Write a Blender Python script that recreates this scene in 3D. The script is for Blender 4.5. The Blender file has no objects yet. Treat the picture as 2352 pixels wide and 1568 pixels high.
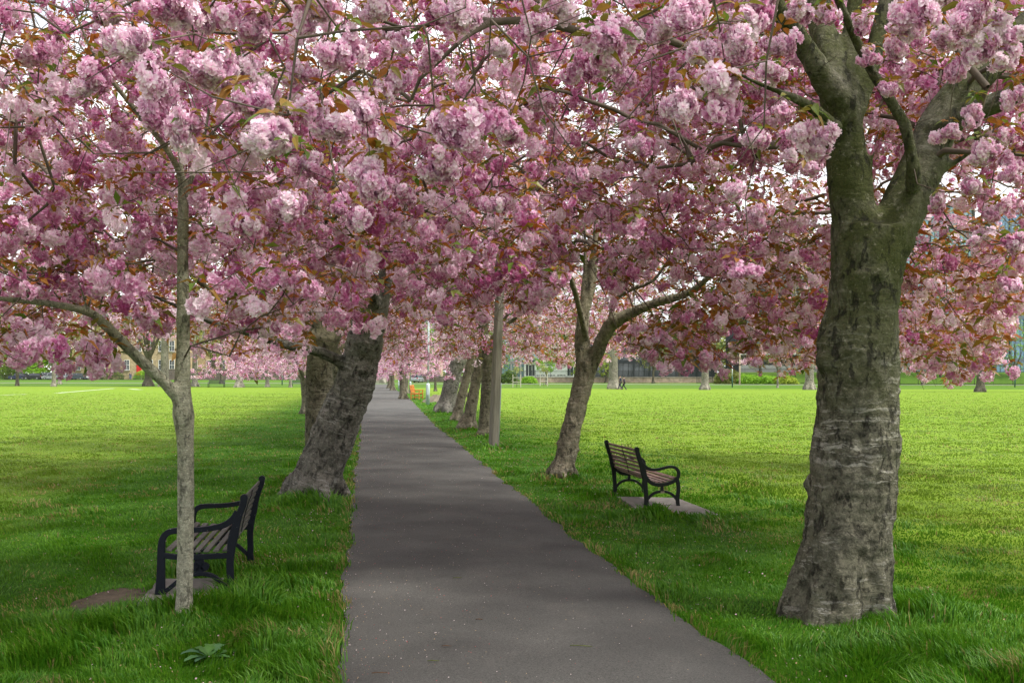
EXPOSURE = 0.76
import bpy, math, random
import numpy as np
from mathutils import Vector, Matrix

random.seed(7)
RNG = np.random.default_rng(11)
SC = bpy.context.scene
COL = SC.collection
CAMH = 1.7
F = 2352.0          # focal length in reference pixels (36 mm lens on 36 mm sensor)
CX, HY = 1176.0, 865.0

# ------------------------------------------------------------------ terrain
def smooth(a, b, x):
    t = np.clip((x - a) / (b - a), 0, 1)
    return t * t * (3 - 2 * t)

def _hash(ix, iy, iz, seed):
    h = (ix * 374761393 + iy * 668265263 + iz * 2147483647 + seed * 974711) & 0xFFFFFFFF
    h = ((h ^ (h >> 13)) * 1274126177) & 0xFFFFFFFF
    h = (h ^ (h >> 16)) & 0xFFFFFF
    return h.astype(np.float64) / float(0xFFFFFF)

def vnoise(p, seed=0):
    p = np.asarray(p, dtype=np.float64)
    i = np.floor(p).astype(np.int64)
    f = p - i
    f = f * f * (3 - 2 * f)
    out = 0
    for dx in (0, 1):
        wx = f[:, 0] if dx else 1 - f[:, 0]
        for dy in (0, 1):
            wy = f[:, 1] if dy else 1 - f[:, 1]
            for dz in (0, 1):
                wz = f[:, 2] if dz else 1 - f[:, 2]
                out = out + wx * wy * wz * _hash(i[:, 0] + dx, i[:, 1] + dy, i[:, 2] + dz, seed)
    return out            # 0..1

def fbm(p, oct=4, seed=0):
    s, a, t = 0, 1.0, 0
    q = np.asarray(p, dtype=np.float64)
    for k in range(oct):
        s = s + a * vnoise(q, seed + k * 17)
        t += a
        a *= 0.5
        q = q * 2.03
    return s / t

def path_edges(Y):
    """left and right edge of the asphalt path"""
    Y = np.asarray(Y, dtype=float)
    yl = [-20, 5.7, 15.1, 33, 60, 160, 182]
    xl = [1.9, -.958, -2.37, -4.85, -8.9, -21.4, -24.5]
    yr = [-20, 5.7, 6.95, 8.4, 11.3, 14.8, 22.8, 36, 80, 160, 182]
    xr = [4.6, 1.46, 1.24, 1.02, .594, .12, -.933, -2.72, -8.0, -18.6, -21.4]
    return np.interp(Y, yl, xl), np.interp(Y, yr, xr)

MOUNDS = []     # (x, y, radius, height)
def H(x, y):
    x = np.atleast_1d(np.asarray(x, dtype=float)); y = np.atleast_1d(np.asarray(y, dtype=float))
    x, y = np.broadcast_arrays(x, y)
    base = np.where(y > 150, np.minimum((y - 150) / 90.0, 1.0), 0.0)
    base = base + np.where(y > 300, (y - 300) * 0.004, 0)
    l, r = path_edges(y)
    d = np.maximum(np.maximum(l - x, x - r), 0)
    q = np.stack([x * .55, y * .55, x * 0], 1)
    und = (fbm(q, 3, 5) - .5) * .07 * smooth(0.1, 1.6, d) * (1 - smooth(60, 140, y))
    for (mx, my, mr, mh) in MOUNDS:
        dd = np.sqrt((x - mx) ** 2 + (y - my) ** 2) / mr
        und = und + mh * np.exp(-dd * dd * 1.6) * smooth(0.0, 0.5, d)
    return base + und

def h1(x, y):
    return float(H(x, y)[0])

def G(px, py):
    """ground point seen at reference pixel (px,py)"""
    if py > 890:
        Y = CAMH * F / (py - HY)
    else:
        lo, hi = 120.0, 320.0
        for _ in range(50):
            m = (lo + hi) / 2
            z = min(max((m - 150) / 90, 0), 1.0)
            if (CAMH - z) * F / m > (py - HY): lo = m
            else: hi = m
        Y = lo
    x = (px - CX) * Y / F
    return Vector((x, Y, h1(x, Y)))

def W(px, py, Y):
    return Vector(((px - CX) * Y / F, Y, CAMH - (py - HY) * Y / F))

# ------------------------------------------------------------------ objects
def tag(o, label=None, cat=None, group=None, kind=None):
    if label: o['label'] = label
    if cat: o['category'] = cat
    if group: o['group'] = group
    if kind: o['kind'] = kind
    return o

def empty(name, loc, rz=0.0, label=None, cat=None, group=None):
    o = bpy.data.objects.new(name, None)
    o.empty_display_size = .2
    o.location = loc
    o.rotation_euler = (0, 0, rz)
    COL.objects.link(o)
    return tag(o, label, cat, group)

def link(name, me, parent=None, loc=None):
    o = bpy.data.objects.new(name, me)
    COL.objects.link(o)
    if parent is not None: o.parent = parent
    if loc is not None: o.location = loc
    return o

def copy_tree(o, parent=None):
    c = o.copy(); COL.objects.link(c)
    c.parent = parent
    for ch in list(o.children): copy_tree(ch, c)
    return c

def np_mesh(name, verts, faces, mat=None, smooth_=False, cols=None, mats=None, fmat=None):
    """faces: (n,3|4) int array or list of such arrays"""
    me = bpy.data.meshes.new(name)
    verts = np.ascontiguousarray(verts, dtype=np.float32).reshape(-1, 3)
    if not isinstance(faces, list): faces = [faces]
    faces = [np.ascontiguousarray(f, dtype=np.int32) for f in faces if len(f)]
    nl = sum(f.size for f in faces); nf = sum(len(f) for f in faces)
    me.vertices.add(len(verts)); me.vertices.foreach_set('co', verts.ravel())
    me.loops.add(nl); me.loops.foreach_set('vertex_index', np.concatenate([f.ravel() for f in faces]))
    me.polygons.add(nf)
    tot = np.concatenate([np.full(len(f), f.shape[1], dtype=np.int32) for f in faces])
    st = np.concatenate([[0], np.cumsum(tot)[:-1]]).astype(np.int32)
    me.polygons.foreach_set('loop_start', st)
    me.polygons.foreach_set('loop_total', tot)
    if fmat is not None: me.polygons.foreach_set('material_index', np.asarray(fmat, dtype=np.int32))
    me.polygons.foreach_set('use_smooth', np.full(nf, bool(smooth_)))
    me.update(calc_edges=True)
    if cols is not None:
        a = me.color_attributes.new('Col', 'FLOAT_COLOR', 'POINT')
        c = np.ones((len(verts), 4), dtype=np.float32); c[:, :3] = cols
        a.data.foreach_set('color', c.ravel())
    for m in (mats or ([mat] if mat else [])): me.materials.append(m)
    return me

class MB:
    """mesh collector for boxes, bars, prisms, lathes, tubes"""
    def __init__(s): s.v = []; s.f = []; s.sm = []
    def _add(s, vs, fs, sm=False):
        b = len(s.v); s.v += [tuple(v) for v in vs]
        s.f += [tuple(i + b for i in f) for f in fs]; s.sm += [sm] * len(fs)
    def box(s, c, d, M=None, bev=0):
        hx, hy, hz = d[0] / 2, d[1] / 2, d[2] / 2
        if bev > 0:
            # chamfered along all edges: 24 verts via bmesh-free construction (8 corners x 3)
            vs = []; idx = {}
            for sx in (-1, 1):
                for sy in (-1, 1):
                    for sz in (-1, 1):
                        for k in range(3):
                            p = [sx * hx, sy * hy, sz * hz]
                            for q in range(3):
                                if q != k: p[q] -= (sx, sy, sz)[q] * bev
                            idx[(sx, sy, sz, k)] = len(vs); vs.append(Vector(p))
            fs = []
            I = idx
            for k in range(3):
                a, b = [(1, 2), (2, 0), (0, 1)][k]
                for sg in (-1, 1):
                    loop = []
                    for (u, w) in ((-1, -1), (1, -1), (1, 1), (-1, 1)):
                        t = [0, 0, 0]; t[k] = sg; t[a] = u; t[b] = w
                        loop.append(I[(t[0], t[1], t[2], k)])
                    fs.append(loop if sg > 0 else loop[::-1])
            for k in range(3):
                a, b = [(1, 2), (2, 0), (0, 1)][k]
                for u in (-1, 1):
                    for w in (-1, 1):
                        t0 = [0, 0, 0]; t1 = [0, 0, 0]
                        t0[k] = -1; t1[k] = 1; t0[a] = t1[a] = u; t0[b] = t1[b] = w
                        q = [I[(*t0, a)], I[(*t1, a)], I[(*t1, b)], I[(*t0, b)]]
                        fs.append(q if u * w > 0 else q[::-1])
            for sx in (-1, 1):
                for sy in (-1, 1):
                    for sz in (-1, 1):
                        t = [I[(sx, sy, sz, k)] for k in range(3)]
                        fs.append(t if sx * sy * sz > 0 else t[::-1])
        else:
            vs = [Vector((x * hx, y * hy, z * hz)) for x in (-1, 1) for y in (-1, 1) for z in (-1, 1)]
            fs = [(0, 1, 3, 2), (4, 6, 7, 5), (0, 4, 5, 1), (2, 3, 7, 6), (0, 2, 6, 4), (1, 5, 7, 3)]
        c = Vector(c)
        vs = [((M @ v) if M else v) + c for v in vs]
        s._add(vs, fs); return s
    def tube(s, pts, rad, n=8, cap=True, sm=True):
        pts = [Vector(p) for p in pts]
        if not hasattr(rad, '__len__'): rad = [rad] * len(pts)
        vs = []; fs = []
        up = None
        for i, p in enumerate(pts):
            d = (pts[min(i + 1, len(pts) - 1)] - pts[max(i - 1, 0)]).normalized()
            if up is None:
                up = Vector((0, 0, 1)) if abs(d.z) < .9 else Vector((1, 0, 0))
            a = up.cross(d)
            a = a.normalized() if a.length > 1e-6 else Vector((1, 0, 0))
            b = d.cross(a); up = b
            for k in range(n):
                t = 2 * math.pi * k / n
                vs.append(p + (a * math.cos(t) + b * math.sin(t)) * rad[i])
        for i in range(len(pts) - 1):
            for k in range(n):
                k2 = (k + 1) % n
                fs.append((i * n + k, i * n + k2, (i + 1) * n + k2, (i + 1) * n + k))
        if cap:
            fs.append(tuple(range(n))[::-1]); fs.append(tuple((len(pts) - 1) * n + k for k in range(n)))
        s._add(vs, fs, sm); return s
    def lathe(s, prof, n=16, c=(0, 0, 0)):
        vs = []; fs = []
        for r, z in prof:
            for k in range(n):
                t = 2 * math.pi * k / n
                vs.append(Vector((c[0] + r * math.cos(t), c[1] + r * math.sin(t), c[2] + z)))
        for i in range(len(prof) - 1):
            for k in range(n):
                k2 = (k + 1) % n
                fs.append((i * n + k, i * n + k2, (i + 1) * n + k2, (i + 1) * n + k))
        fs.append(tuple(range(n))[::-1]); fs.append(tuple((len(prof) - 1) * n + k for k in range(n)))
        s._add(vs, fs, True); return s
    def prism(s, poly, y0, y1):
        """poly of (x,z), extruded along y"""
        n = len(poly)
        vs = [(x, y0, z) for x, z in poly] + [(x, y1, z) for x, z in poly]
        fs = [tuple(range(n)), tuple(range(2 * n - 1, n - 1, -1))]
        for i in range(n):
            j = (i + 1) % n
            fs.append((i, i + n, j + n, j))
        s._add(vs, fs); return s
    def band(s, pts, wid, y0, y1, bev=.004):
        """flat cast-iron bar: centreline pts (x,z) with widths, thickness y0..y1"""
        P = [Vector((p[0], p[1])) for p in pts]
        if not hasattr(wid, '__len__'): wid = [wid] * len(P)
        L = []; R = []
        for i, p in enumerate(P):
            d = (P[min(i + 1, len(P) - 1)] - P[max(i - 1, 0)]).normalized()
            nrm = Vector((-d.y, d.x))
            L.append((p + nrm * wid[i] / 2, nrm)); R.append((p - nrm * wid[i] / 2, -nrm))
        vs = []
        for i in range(len(P)):
            for (e, nn) in (L[i], R[i]):
                vs.append((e.x, y0 + bev, e.y)); vs.append((e.x, y1 - bev, e.y))
                q = e - nn * bev
                vs.append((q.x, y0, q.y)); vs.append((q.x, y1, q.y))
        fs = []
        for i in range(len(P) - 1):
            a = i * 8; b = a + 8
            fs += [(a + 0, a + 1, b + 1, b + 0), (a + 5, a + 4, b + 4, b + 5),
                   (a + 2, a + 6, b + 6, b + 2)[::-1], (a + 3, a + 7, b + 7, b + 3),
                   (a + 0, a + 2, b + 2, b + 0)[::-1], (a + 4, a + 6, b + 6, b + 4),
                   (a + 1, a + 3, b + 3, b + 1), (a + 5, a + 7, b + 7, b + 5)[::-1]]
        e = (len(P) - 1) * 8
        fs += [(0, 2, 6, 4, 5, 7, 3, 1), tuple(e + k for k in (1, 3, 7, 5, 4, 6, 2, 0))]
        s._add(vs, fs); return s
    def build(s, name, mat, parent=None, loc=None):
        me = bpy.data.meshes.new(name)
        me.from_pydata(s.v, [], s.f)
        me.polygons.foreach_set('use_smooth', s.sm)
        me.materials.append(mat); me.update()
        return link(name, me, parent, loc)

def catmull(pts, step):
    P = np.asarray(pts, dtype=float)
    if len(P) < 3:
        n = max(2, int(np.linalg.norm(P[-1, :3] - P[0, :3]) / step) + 1)
        t = np.linspace(0, 1, n)[:, None]
        return P[0] * (1 - t) + P[-1] * t
    Q = np.vstack([2 * P[0] - P[1], P, 2 * P[-1] - P[-2]])
    out = []
    for i in range(1, len(Q) - 2):
        n = max(1, int(np.linalg.norm(Q[i + 1, :3] - Q[i, :3]) / step))
        for k in range(n):
            t = k / n
            out.append(.5 * ((2 * Q[i]) + (-Q[i - 1] + Q[i + 1]) * t + (2 * Q[i - 1] - 5 * Q[i] + 4 * Q[i + 1] - Q[i + 2]) * t * t
                             + (-Q[i - 1] + 3 * Q[i] - 3 * Q[i + 1] + Q[i + 2]) * t ** 3))
    out.append(Q[-2])
    return np.array(out)

# ------------------------------------------------------------------ materials
class NT:
    def __init__(s, name):
        s.m = bpy.data.materials.new(name); s.m.use_nodes = True
        s.t = s.m.node_tree; s.t.nodes.clear()
        s.out = s.n('ShaderNodeOutputMaterial')
    def n(s, t, **kw):
        o = s.t.nodes.new(t)
        for k, v in kw.items(): setattr(o, k, v)
        return o
    def l(s, a, b): s.t.links.new(a, b)
    def inp(s, sock, v):
        if hasattr(v, 'links') or isinstance(v, bpy.types.NodeSocket): s.l(v, sock)
        else: sock.default_value = v
    def coord(s, scale=(1, 1, 1), rot=(0, 0, 0), kind='Object'):
        c = s.n('ShaderNodeTexCoord'); m = s.n('ShaderNodeMapping')
        m.inputs['Scale'].default_value = scale; m.inputs['Rotation'].default_value = rot
        s.l(c.outputs[kind], m.inputs[0]); return m.outputs[0]
    def noise(s, vec, scale, detail=4, rough=.6, dist=0):
        o = s.n('ShaderNodeTexNoise'); s.l(vec, o.inputs['Vector'])
        o.inputs['Scale'].default_value = scale; o.inputs['Detail'].default_value = detail
        o.inputs['Roughness'].default_value = rough; o.inputs['Distortion'].default_value = dist
        return o.outputs[0]
    def voro(s, vec, scale, feature='F1'):
        o = s.n('ShaderNodeTexVoronoi', feature=feature); s.l(vec, o.inputs['Vector'])
        o.inputs['Scale'].default_value = scale
        return o
    def ramp(s, fac, stops):
        o = s.n('ShaderNodeValToRGB'); s.l(fac, o.inputs[0])
        e = o.color_ramp.elements
        while len(e) < len(stops): e.new(.5)
        for k, (p, c) in enumerate(stops):
            e[k].position = p
            e[k].color = (c, c, c, 1) if not hasattr(c, '__len__') else (*c, 1)
        return o.outputs[0]
    def mix(s, f, a, b, mode='MIX'):
        o = s.n('ShaderNodeMix', data_type='RGBA', blend_type=mode)
        s.inp(o.inputs[0], f)
        for k, v in ((6, a), (7, b)):
            if isinstance(v, (tuple, list)): o.inputs[k].default_value = (*v[:3], 1)
            else: s.l(v, o.inputs[k])
        return o.outputs[2]
    def math(s, op, a, b=0.0, clamp=False):
        o = s.n('ShaderNodeMath', operation=op, use_clamp=clamp)
        s.inp(o.inputs[0], a); s.inp(o.inputs[1], b); return o.outputs[0]
    def bsdf(s, col, rough=.7, metal=0, spec=.4, normal=None):
        b = s.n('ShaderNodeBsdfPrincipled')
        if isinstance(col, (tuple, list)): b.inputs['Base Color'].default_value = (*col[:3], 1)
        else: s.l(col, b.inputs['Base Color'])
        s.inp(b.inputs['Roughness'], rough); s.inp(b.inputs['Metallic'], metal)
        b.inputs['Specular IOR Level'].default_value = spec
        if normal is not None: s.l(normal, b.inputs['Normal'])
        s.l(b.outputs[0], s.out.inputs[0]); return b
    def bump(s, h, strength=.5, dist=.01):
        o = s.n('ShaderNodeBump'); s.l(h, o.inputs['Height'])
        o.inputs['Strength'].default_value = strength; o.inputs['Distance'].default_value = dist
        return o.outputs[0]

def mat_plain(name, col, rough=.6, var=.25, scale=6, metal=0, spec=.4, bump=0, bscale=40):
    t = NT(name); c = t.coord()
    n = t.noise(c, scale, 4)
    f = t.ramp(n, [(.3, 0.0), (.7, 1.0)])
    dk = tuple(x * (1 - var) for x in col); lt = tuple(min(1, x * (1 + var)) for x in col)
    cc = t.mix(f, dk, lt)
    nm = None
    if bump: nm = t.bump(t.noise(c, bscale, 3), bump, .01)
    t.bsdf(cc, rough, metal, spec, nm)
    return t.m

def mat_petal():
    t = NT('petal')
    a = t.n('ShaderNodeAttribute', attribute_name='Col')
    d = t.n('ShaderNodeBsdfDiffuse'); tr = t.n('ShaderNodeBsdfTranslucent'); m = t.n('ShaderNodeMixShader')
    t.l(a.outputs[0], d.inputs[0]); t.l(a.outputs[0], tr.inputs[0])
    m.inputs[0].default_value = .34
    t.l(d.outputs[0], m.inputs[1]); t.l(tr.outputs[0], m.inputs[2]); t.l(m.outputs[0], t.out.inputs[0])
    return t.m

def mat_leaf(name='leaf', trans=.35, rough=.45, gain=1.0):
    t = NT(name)
    a = t.n('ShaderNodeAttribute', attribute_name='Col')
    col = a.outputs[0]
    b = t.bsdf(col, rough, 0, .35)
    tr = t.n('ShaderNodeBsdfTranslucent'); t.l(col, tr.inputs[0])
    m = t.n('ShaderNodeMixShader'); m.inputs[0].default_value = trans
    t.l(b.outputs[0], m.inputs[1]); t.l(tr.outputs[0], m.inputs[2]); t.l(m.outputs[0], t.out.inputs[0])
    return t.m

def mat_bark(name, base=(.13, .115, .09), light=(.34, .32, .28), moss=.5, rot=(0, 0, 0), band=1.0, scale=1.0, mosscol=(.075, .085, .018), dk=.30):
    t = NT(name)
    c0 = t.coord(rot=rot)
    w = t.n('ShaderNodeTexNoise'); t.l(c0, w.inputs['Vector']); w.inputs['Scale'].default_value = 3.2 * scale; w.inputs['Detail'].default_value = 4
    va = t.n('ShaderNodeVectorMath', operation='MULTIPLY_ADD'); t.l(w.outputs['Color'], va.inputs[0]); va.inputs[1].default_value = (.16 / scale,) * 3; t.l(c0, va.inputs[2])
    c = va.outputs[0]
    def sc(v, s3):
        m = t.n('ShaderNodeVectorMath', operation='MULTIPLY'); t.l(v, m.inputs[0]); m.inputs[1].default_value = s3; return m.outputs[0]
    cb = sc(c, (1.8 * scale, 1.8 * scale, 13 * scale)); cv = sc(c, (1, 1, .38))
    bands = t.noise(cb, 2.4, 6, .68, .3)
    big = t.noise(c0, 1.7 * scale, 5, .62)
    fine = t.noise(c0, 60 * scale, 6, .72)
    med = t.noise(c, 14 * scale, 7, .72)
    rid = t.noise(cv, 16 * scale, 6, .7)
    dark = tuple(x * dk for x in base)
    col = t.mix(t.ramp(med, [(.38, 0.0), (.56, 1.0)]), dark, base)
    big2 = t.noise(c0, .9 * scale, 3, .5)
    col = t.mix(t.ramp(big2, [(.45, 0.0), (.65, .55)]), col, tuple(x * 1.7 for x in base))
    smooth_zone = t.ramp(big, [(.44, 0.0), (.54, 1.0)])
    bandm = t.math('MULTIPLY', t.ramp(bands, [(.535, 0.0), (.58, .8)]), smooth_zone)
    sz = t.n('ShaderNodeSeparateXYZ'); t.l(t.coord(), sz.inputs[0])
    bandm = t.math('MULTIPLY', bandm, t.ramp(t.math('MULTIPLY', sz.outputs[2], .25), [(.45, 1.0), (.62, .25)]))
    bandm = t.math('MULTIPLY', bandm, band)
    col = t.mix(bandm, col, light)
    thin = t.math('MULTIPLY', t.ramp(bands, [(.34, 1.0), (.42, 0.0)]), .55)
    col = t.mix(thin, col, tuple(x * .45 for x in base))
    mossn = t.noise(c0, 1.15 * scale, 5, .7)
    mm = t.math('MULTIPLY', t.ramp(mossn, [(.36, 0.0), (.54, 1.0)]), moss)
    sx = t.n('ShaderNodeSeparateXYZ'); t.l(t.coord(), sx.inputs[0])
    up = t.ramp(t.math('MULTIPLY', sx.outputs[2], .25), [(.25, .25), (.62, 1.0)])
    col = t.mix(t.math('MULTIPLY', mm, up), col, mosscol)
    lich = t.ramp(t.noise(c0, 21 * scale, 5, .72), [(.58, 0.0), (.66, 1.0)])
    col = t.mix(t.math('MULTIPLY', lich, .5), col, tuple(min(1, x * 2.1) for x in base))
    crk = t.ramp(rid, [(.36, 1.0), (.45, 0.0)])
    crz = t.ramp(t.noise(c0, 2.6 * scale, 4, .6), [(.38, 0.0), (.50, 1.0)])
    ck = t.math('MULTIPLY', crk, crz)
    col = t.mix(t.math('MULTIPLY', ck, .8 if dk < .5 else .35), col, tuple(x * .16 for x in base))
    col = t.mix(1.0, col, t.ramp(fine, [(.28, .5), (.72, 1.45)]), 'MULTIPLY')
    h = t.math('ADD', t.math('MULTIPLY', med, .8), t.math('MULTIPLY', fine, .3))
    h = t.math('ADD', h, t.math('MULTIPLY', t.math('MULTIPLY', bands, smooth_zone), .6))
    h = t.math('SUBTRACT', h, t.math('MULTIPLY', ck, .8))
    t.bsdf(col, .88, 0, .22, t.bump(h, 1.0, .034 / scale))
    return t.m

MPETAL = mat_petal()
MLEAF = mat_leaf('bronze_leaf')
MGRASS = mat_leaf('grass_blade', .35, .5)
MTWIG = mat_plain('twig_bark', (.10, .075, .056), .85, .35, 9)
# ------------------------------------------------------------------ camera, world, sun
cam = bpy.data.cameras.new('camera'); camo = bpy.data.objects.new('camera', cam); COL.objects.link(camo)
camo.location = (0, 0, CAMH); camo.rotation_euler = (math.radians(90), 0, 0)
cam.lens = 36; cam.sensor_width = 36; cam.clip_end = 3000; cam.clip_start = .05
cam.shift_y = (865 - 784) / 2352
SC.camera = camo
SUN_EL, SUN_DIR = math.radians(57), Vector((.90, -.42, 0)).normalized()
w = bpy.data.worlds.new("World"); SC.world = w; w.use_nodes = True
nt = w.node_tree; nt.nodes.clear()
out = nt.nodes.new('ShaderNodeOutputWorld'); bg = nt.nodes.new('ShaderNodeBackground')
sky = nt.nodes.new('ShaderNodeTexSky'); sky.sky_type = 'NISHITA'; sky.sun_disc = False
sky.sun_elevation = SUN_EL; sky.sun_rotation = math.atan2(SUN_DIR.x, SUN_DIR.y)
sky.altitude = 50; sky.air_density = 1.2; sky.dust_density = 2.0
tc = nt.nodes.new('ShaderNodeTexCoord'); mp = nt.nodes.new('ShaderNodeMapping')
mp.inputs['Scale'].default_value = (1, 1, 2.2)
no = nt.nodes.new('ShaderNodeTexNoise'); no.inputs['Scale'].default_value = 2.3; no.inputs['Detail'].default_value = 7
no.inputs['Roughness'].default_value = .62
rp = nt.nodes.new('ShaderNodeValToRGB'); rp.color_ramp.elements[0].position = .30; rp.color_ramp.elements[1].position = .52
no2 = nt.nodes.new('ShaderNodeTexNoise'); no2.inputs['Scale'].default_value = 4.0; no2.inputs['Detail'].default_value = 6
rp2 = nt.nodes.new('ShaderNodeValToRGB')
rp2.color_ramp.elements[0].position = .3; rp2.color_ramp.elements[0].color = (7.2, 7.5, 8.0, 1)
rp2.color_ramp.elements[1].position = .7; rp2.color_ramp.elements[1].color = (11.0, 11.0, 11.0, 1)
mx = nt.nodes.new('ShaderNodeMix'); mx.data_type = 'RGBA'
L = nt.links.new
L(tc.outputs['Generated'], mp.inputs[0]); L(mp.outputs[0], no.inputs['Vector']); L(mp.outputs[0], no2.inputs['Vector'])
L(no.outputs[0], rp.inputs[0]); L(no2.outputs[0], rp2.inputs[0])
L(rp.outputs[0], mx.inputs[0]); L(sky.outputs[0], mx.inputs[6]); L(rp2.outputs[0], mx.inputs[7])
L(mx.outputs[2], bg.inputs[0]); bg.inputs[1].default_value = .115
L(bg.outputs[0], out.inputs[0])
sl = bpy.data.lights.new('sun', 'SUN'); sl.energy = 4.3; sl.angle = math.radians(11.0); sl.color = (1, .955, .88)
so = bpy.data.objects.new('sun', sl); COL.objects.link(so)
sd = Vector((SUN_DIR.x * math.cos(SUN_EL), SUN_DIR.y * math.cos(SUN_EL), math.sin(SUN_EL)))
so.rotation_euler = sd.to_track_quat('Z', 'Y').to_euler(); so.location = (20, -10, 30)
SC.view_settings.view_transform = 'Standard'; SC.view_settings.look = 'None'
SC.view_settings.exposure = EXPOSURE; SC.view_settings.gamma = 1
SC.cycles.max_bounces = 7; SC.cycles.diffuse_bounces = 4; SC.cycles.transmission_bounces = 4
SC.cycles.sample_clamp_indirect = 6
try:
    SC.cycles.use_denoising = True
except Exception: pass

# ------------------------------------------------------------------ ground
MOUNDS += [(3.05, 7.2, .9, .05), (-2.31, 7.2, .5, .06), (-2.8, 14.2, 1.1, .06), (.79, 17, .7, .06), (-.44, 24, .6, .06),
           (-.8, 28.4, .8, .08), (-1.4, 32, .9, .1), (-2.2, 38, .9, .1), (-3.1, 46.5, 1.2, .14), (1.75, 12.05, .45, .09),
           (-4.9, 59.5, .9, .12), (-5.6, 70, 1.0, .12)]
def grid_axis(segs):
    out = []
    for a, b, n in segs: out += list(np.linspace(a, b, n, endpoint=False))
    return np.array(out + [segs[-1][1]])
gx = grid_axis([(-600, -60, 18), (-60, -16, 44), (-16, 10, 150), (10, 60, 50), (60, 600, 18)])
gy = grid_axis([(-30, 2, 16), (2, 30, 170), (30, 100, 140), (100, 260, 64), (260, 1500, 25)])
X, Y = np.meshgrid(gx, gy)
Z = H(X.ravel(), Y.ravel())
l, r = path_edges(Y.ravel())
inside = (X.ravel() > l + .05) & (X.ravel() < r - .05) & (Y.ravel() < 183)
Z = np.where(inside, Z - .03, Z)
nx, ny = len(gx), len(gy)
i = (np.arange(ny - 1)[:, None] * nx + np.arange(nx - 1)[None, :]).ravel()
gf = np.stack([i, i + 1, i + 1 + nx, i + nx], 1)
t = NT('lawn_turf')
c = t.coord(kind='Object')
a = t.noise(c, .35, 5, .6); b = t.noise(c, 3.0, 5, .7); fi = t.noise(c, 55, 4, .8)
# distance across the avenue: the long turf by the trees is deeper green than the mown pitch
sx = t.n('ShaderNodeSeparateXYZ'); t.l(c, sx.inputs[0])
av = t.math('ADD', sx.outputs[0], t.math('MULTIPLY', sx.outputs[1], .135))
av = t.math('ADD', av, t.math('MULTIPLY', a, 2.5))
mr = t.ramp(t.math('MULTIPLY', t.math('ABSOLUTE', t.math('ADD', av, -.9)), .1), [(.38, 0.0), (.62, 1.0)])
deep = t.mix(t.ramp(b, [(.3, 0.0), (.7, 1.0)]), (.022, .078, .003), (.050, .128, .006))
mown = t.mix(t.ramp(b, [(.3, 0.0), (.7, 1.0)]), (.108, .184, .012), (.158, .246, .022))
shade_edge = t.math('ADD', sx.outputs[1], t.math('MULTIPLY', sx.outputs[0], .2))
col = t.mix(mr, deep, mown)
col = t.mix(t.ramp(t.math('MULTIPLY', shade_edge, .001), [(.1485, 0.0), (.1505, 1.0)]), col, t.mix(b, (.045, .10, .012), (.085, .165, .018)))  # far trees' shade on the grass, painted in as deeper green
cs = t.coord(scale=(.9, 3.2, 1)); st = t.noise(cs, 1.1, 7, .72)
dry = t.ramp(st, [(.54, 0.0), (.66, 1.0)])
lft = t.ramp(t.noise(c, .045, 3), [(.42, 0.0), (.56, 1.0)])
col = t.mix(t.math('MULTIPLY', t.math('MULTIPLY', dry, lft), t.math('MULTIPLY', mr, .6)), col, (.27, .24, .055))
fl = t.coord(scale=(.6, 1.5, 1)); vd = t.noise(fl, 5.5, 5, .75)
col = t.mix(t.math('MULTIPLY', t.ramp(vd, [(.66, 0.0), (.72, 1.0)]), .65), col, (.06, .065, .02))
col = t.mix(1.0, col, t.ramp(fi, [(.2, .6), (.8, 1.35)]), 'MULTIPLY')
t.bsdf(col, .95, 0, .1, t.bump(t.math('ADD', fi, t.math('MULTIPLY', b, 2)), .5, .03))
MTURF = t.m
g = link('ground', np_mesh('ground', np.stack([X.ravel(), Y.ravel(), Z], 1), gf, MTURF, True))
tag(g, kind='structure')

# path
ys = np.concatenate([np.arange(-10, 40, .12), np.arange(40, 183, .6)])
l, r = path_edges(ys)
wob = lambda s, sc, am: (fbm(np.stack([ys * sc, ys * 0 + s, ys * 0], 1), 4, 3) - .5) * am
fade = np.interp(ys, [0, 40], [1, 1.6])
l2 = l + wob(3, 2.4, .13) * fade; r2 = r + wob(9, 2.4, .13) * fade
NXP = 9
tt = np.linspace(0, 1, NXP)
PX = l2[:, None] * (1 - tt) + r2[:, None] * tt
PY = np.repeat(ys[:, None], NXP, 1)
camber = .018 * (1 - (2 * tt - 1) ** 2)
PZ = np.where(PY > 150, (PY - 150) / 90, 0) + .006 + camber[None, :]
i = (np.arange(len(ys) - 1)[:, None] * NXP + np.arange(NXP - 1)[None, :]).ravel()
pf = np.stack([i, i + 1, i + 1 + NXP, i + NXP], 1)
t = NT('worn_asphalt'); c = t.coord()
n1 = t.noise(c, 1.2, 5, .6); n2 = t.math('ADD', t.math('MULTIPLY', t.noise(c, 190, 2, .7), .5), t.math('MULTIPLY', t.noise(c, 75, 4, .75), .5)); n3 = t.noise(t.coord(scale=(1, .35, 1)), 2.2, 5, .65)
base = t.mix(t.ramp(n1, [(.3, 0.0), (.7, 1.0)]), (.058, .057, .053), (.082, .080, .074))
base = t.mix(t.ramp(n3, [(.55, 0.0), (.8, .5)]), base, (.115, .104, .092))
v = t.voro(c, 150)
base = t.mix(1.0, base, t.ramp(n2, [(.36, .45), (.62, 1.6)]), 'MULTIPLY')
sp = t.ramp(t.noise(c, 260, 2, .5), [(.70, 0.0), (.74, 1.0)])
base = t.mix(t.math('MULTIPLY', sp, .5), base, (.24, .22, .20))
t.bsdf(base, .92, 0, .25, t.bump(t.math('ADD', n2, v.outputs[0]), .7, .004))
p = link('path', np_mesh('path', np.stack([PX.ravel(), PY.ravel(), PZ.ravel()], 1), pf, t.m, True))
tag(p, kind='structure')

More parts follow.
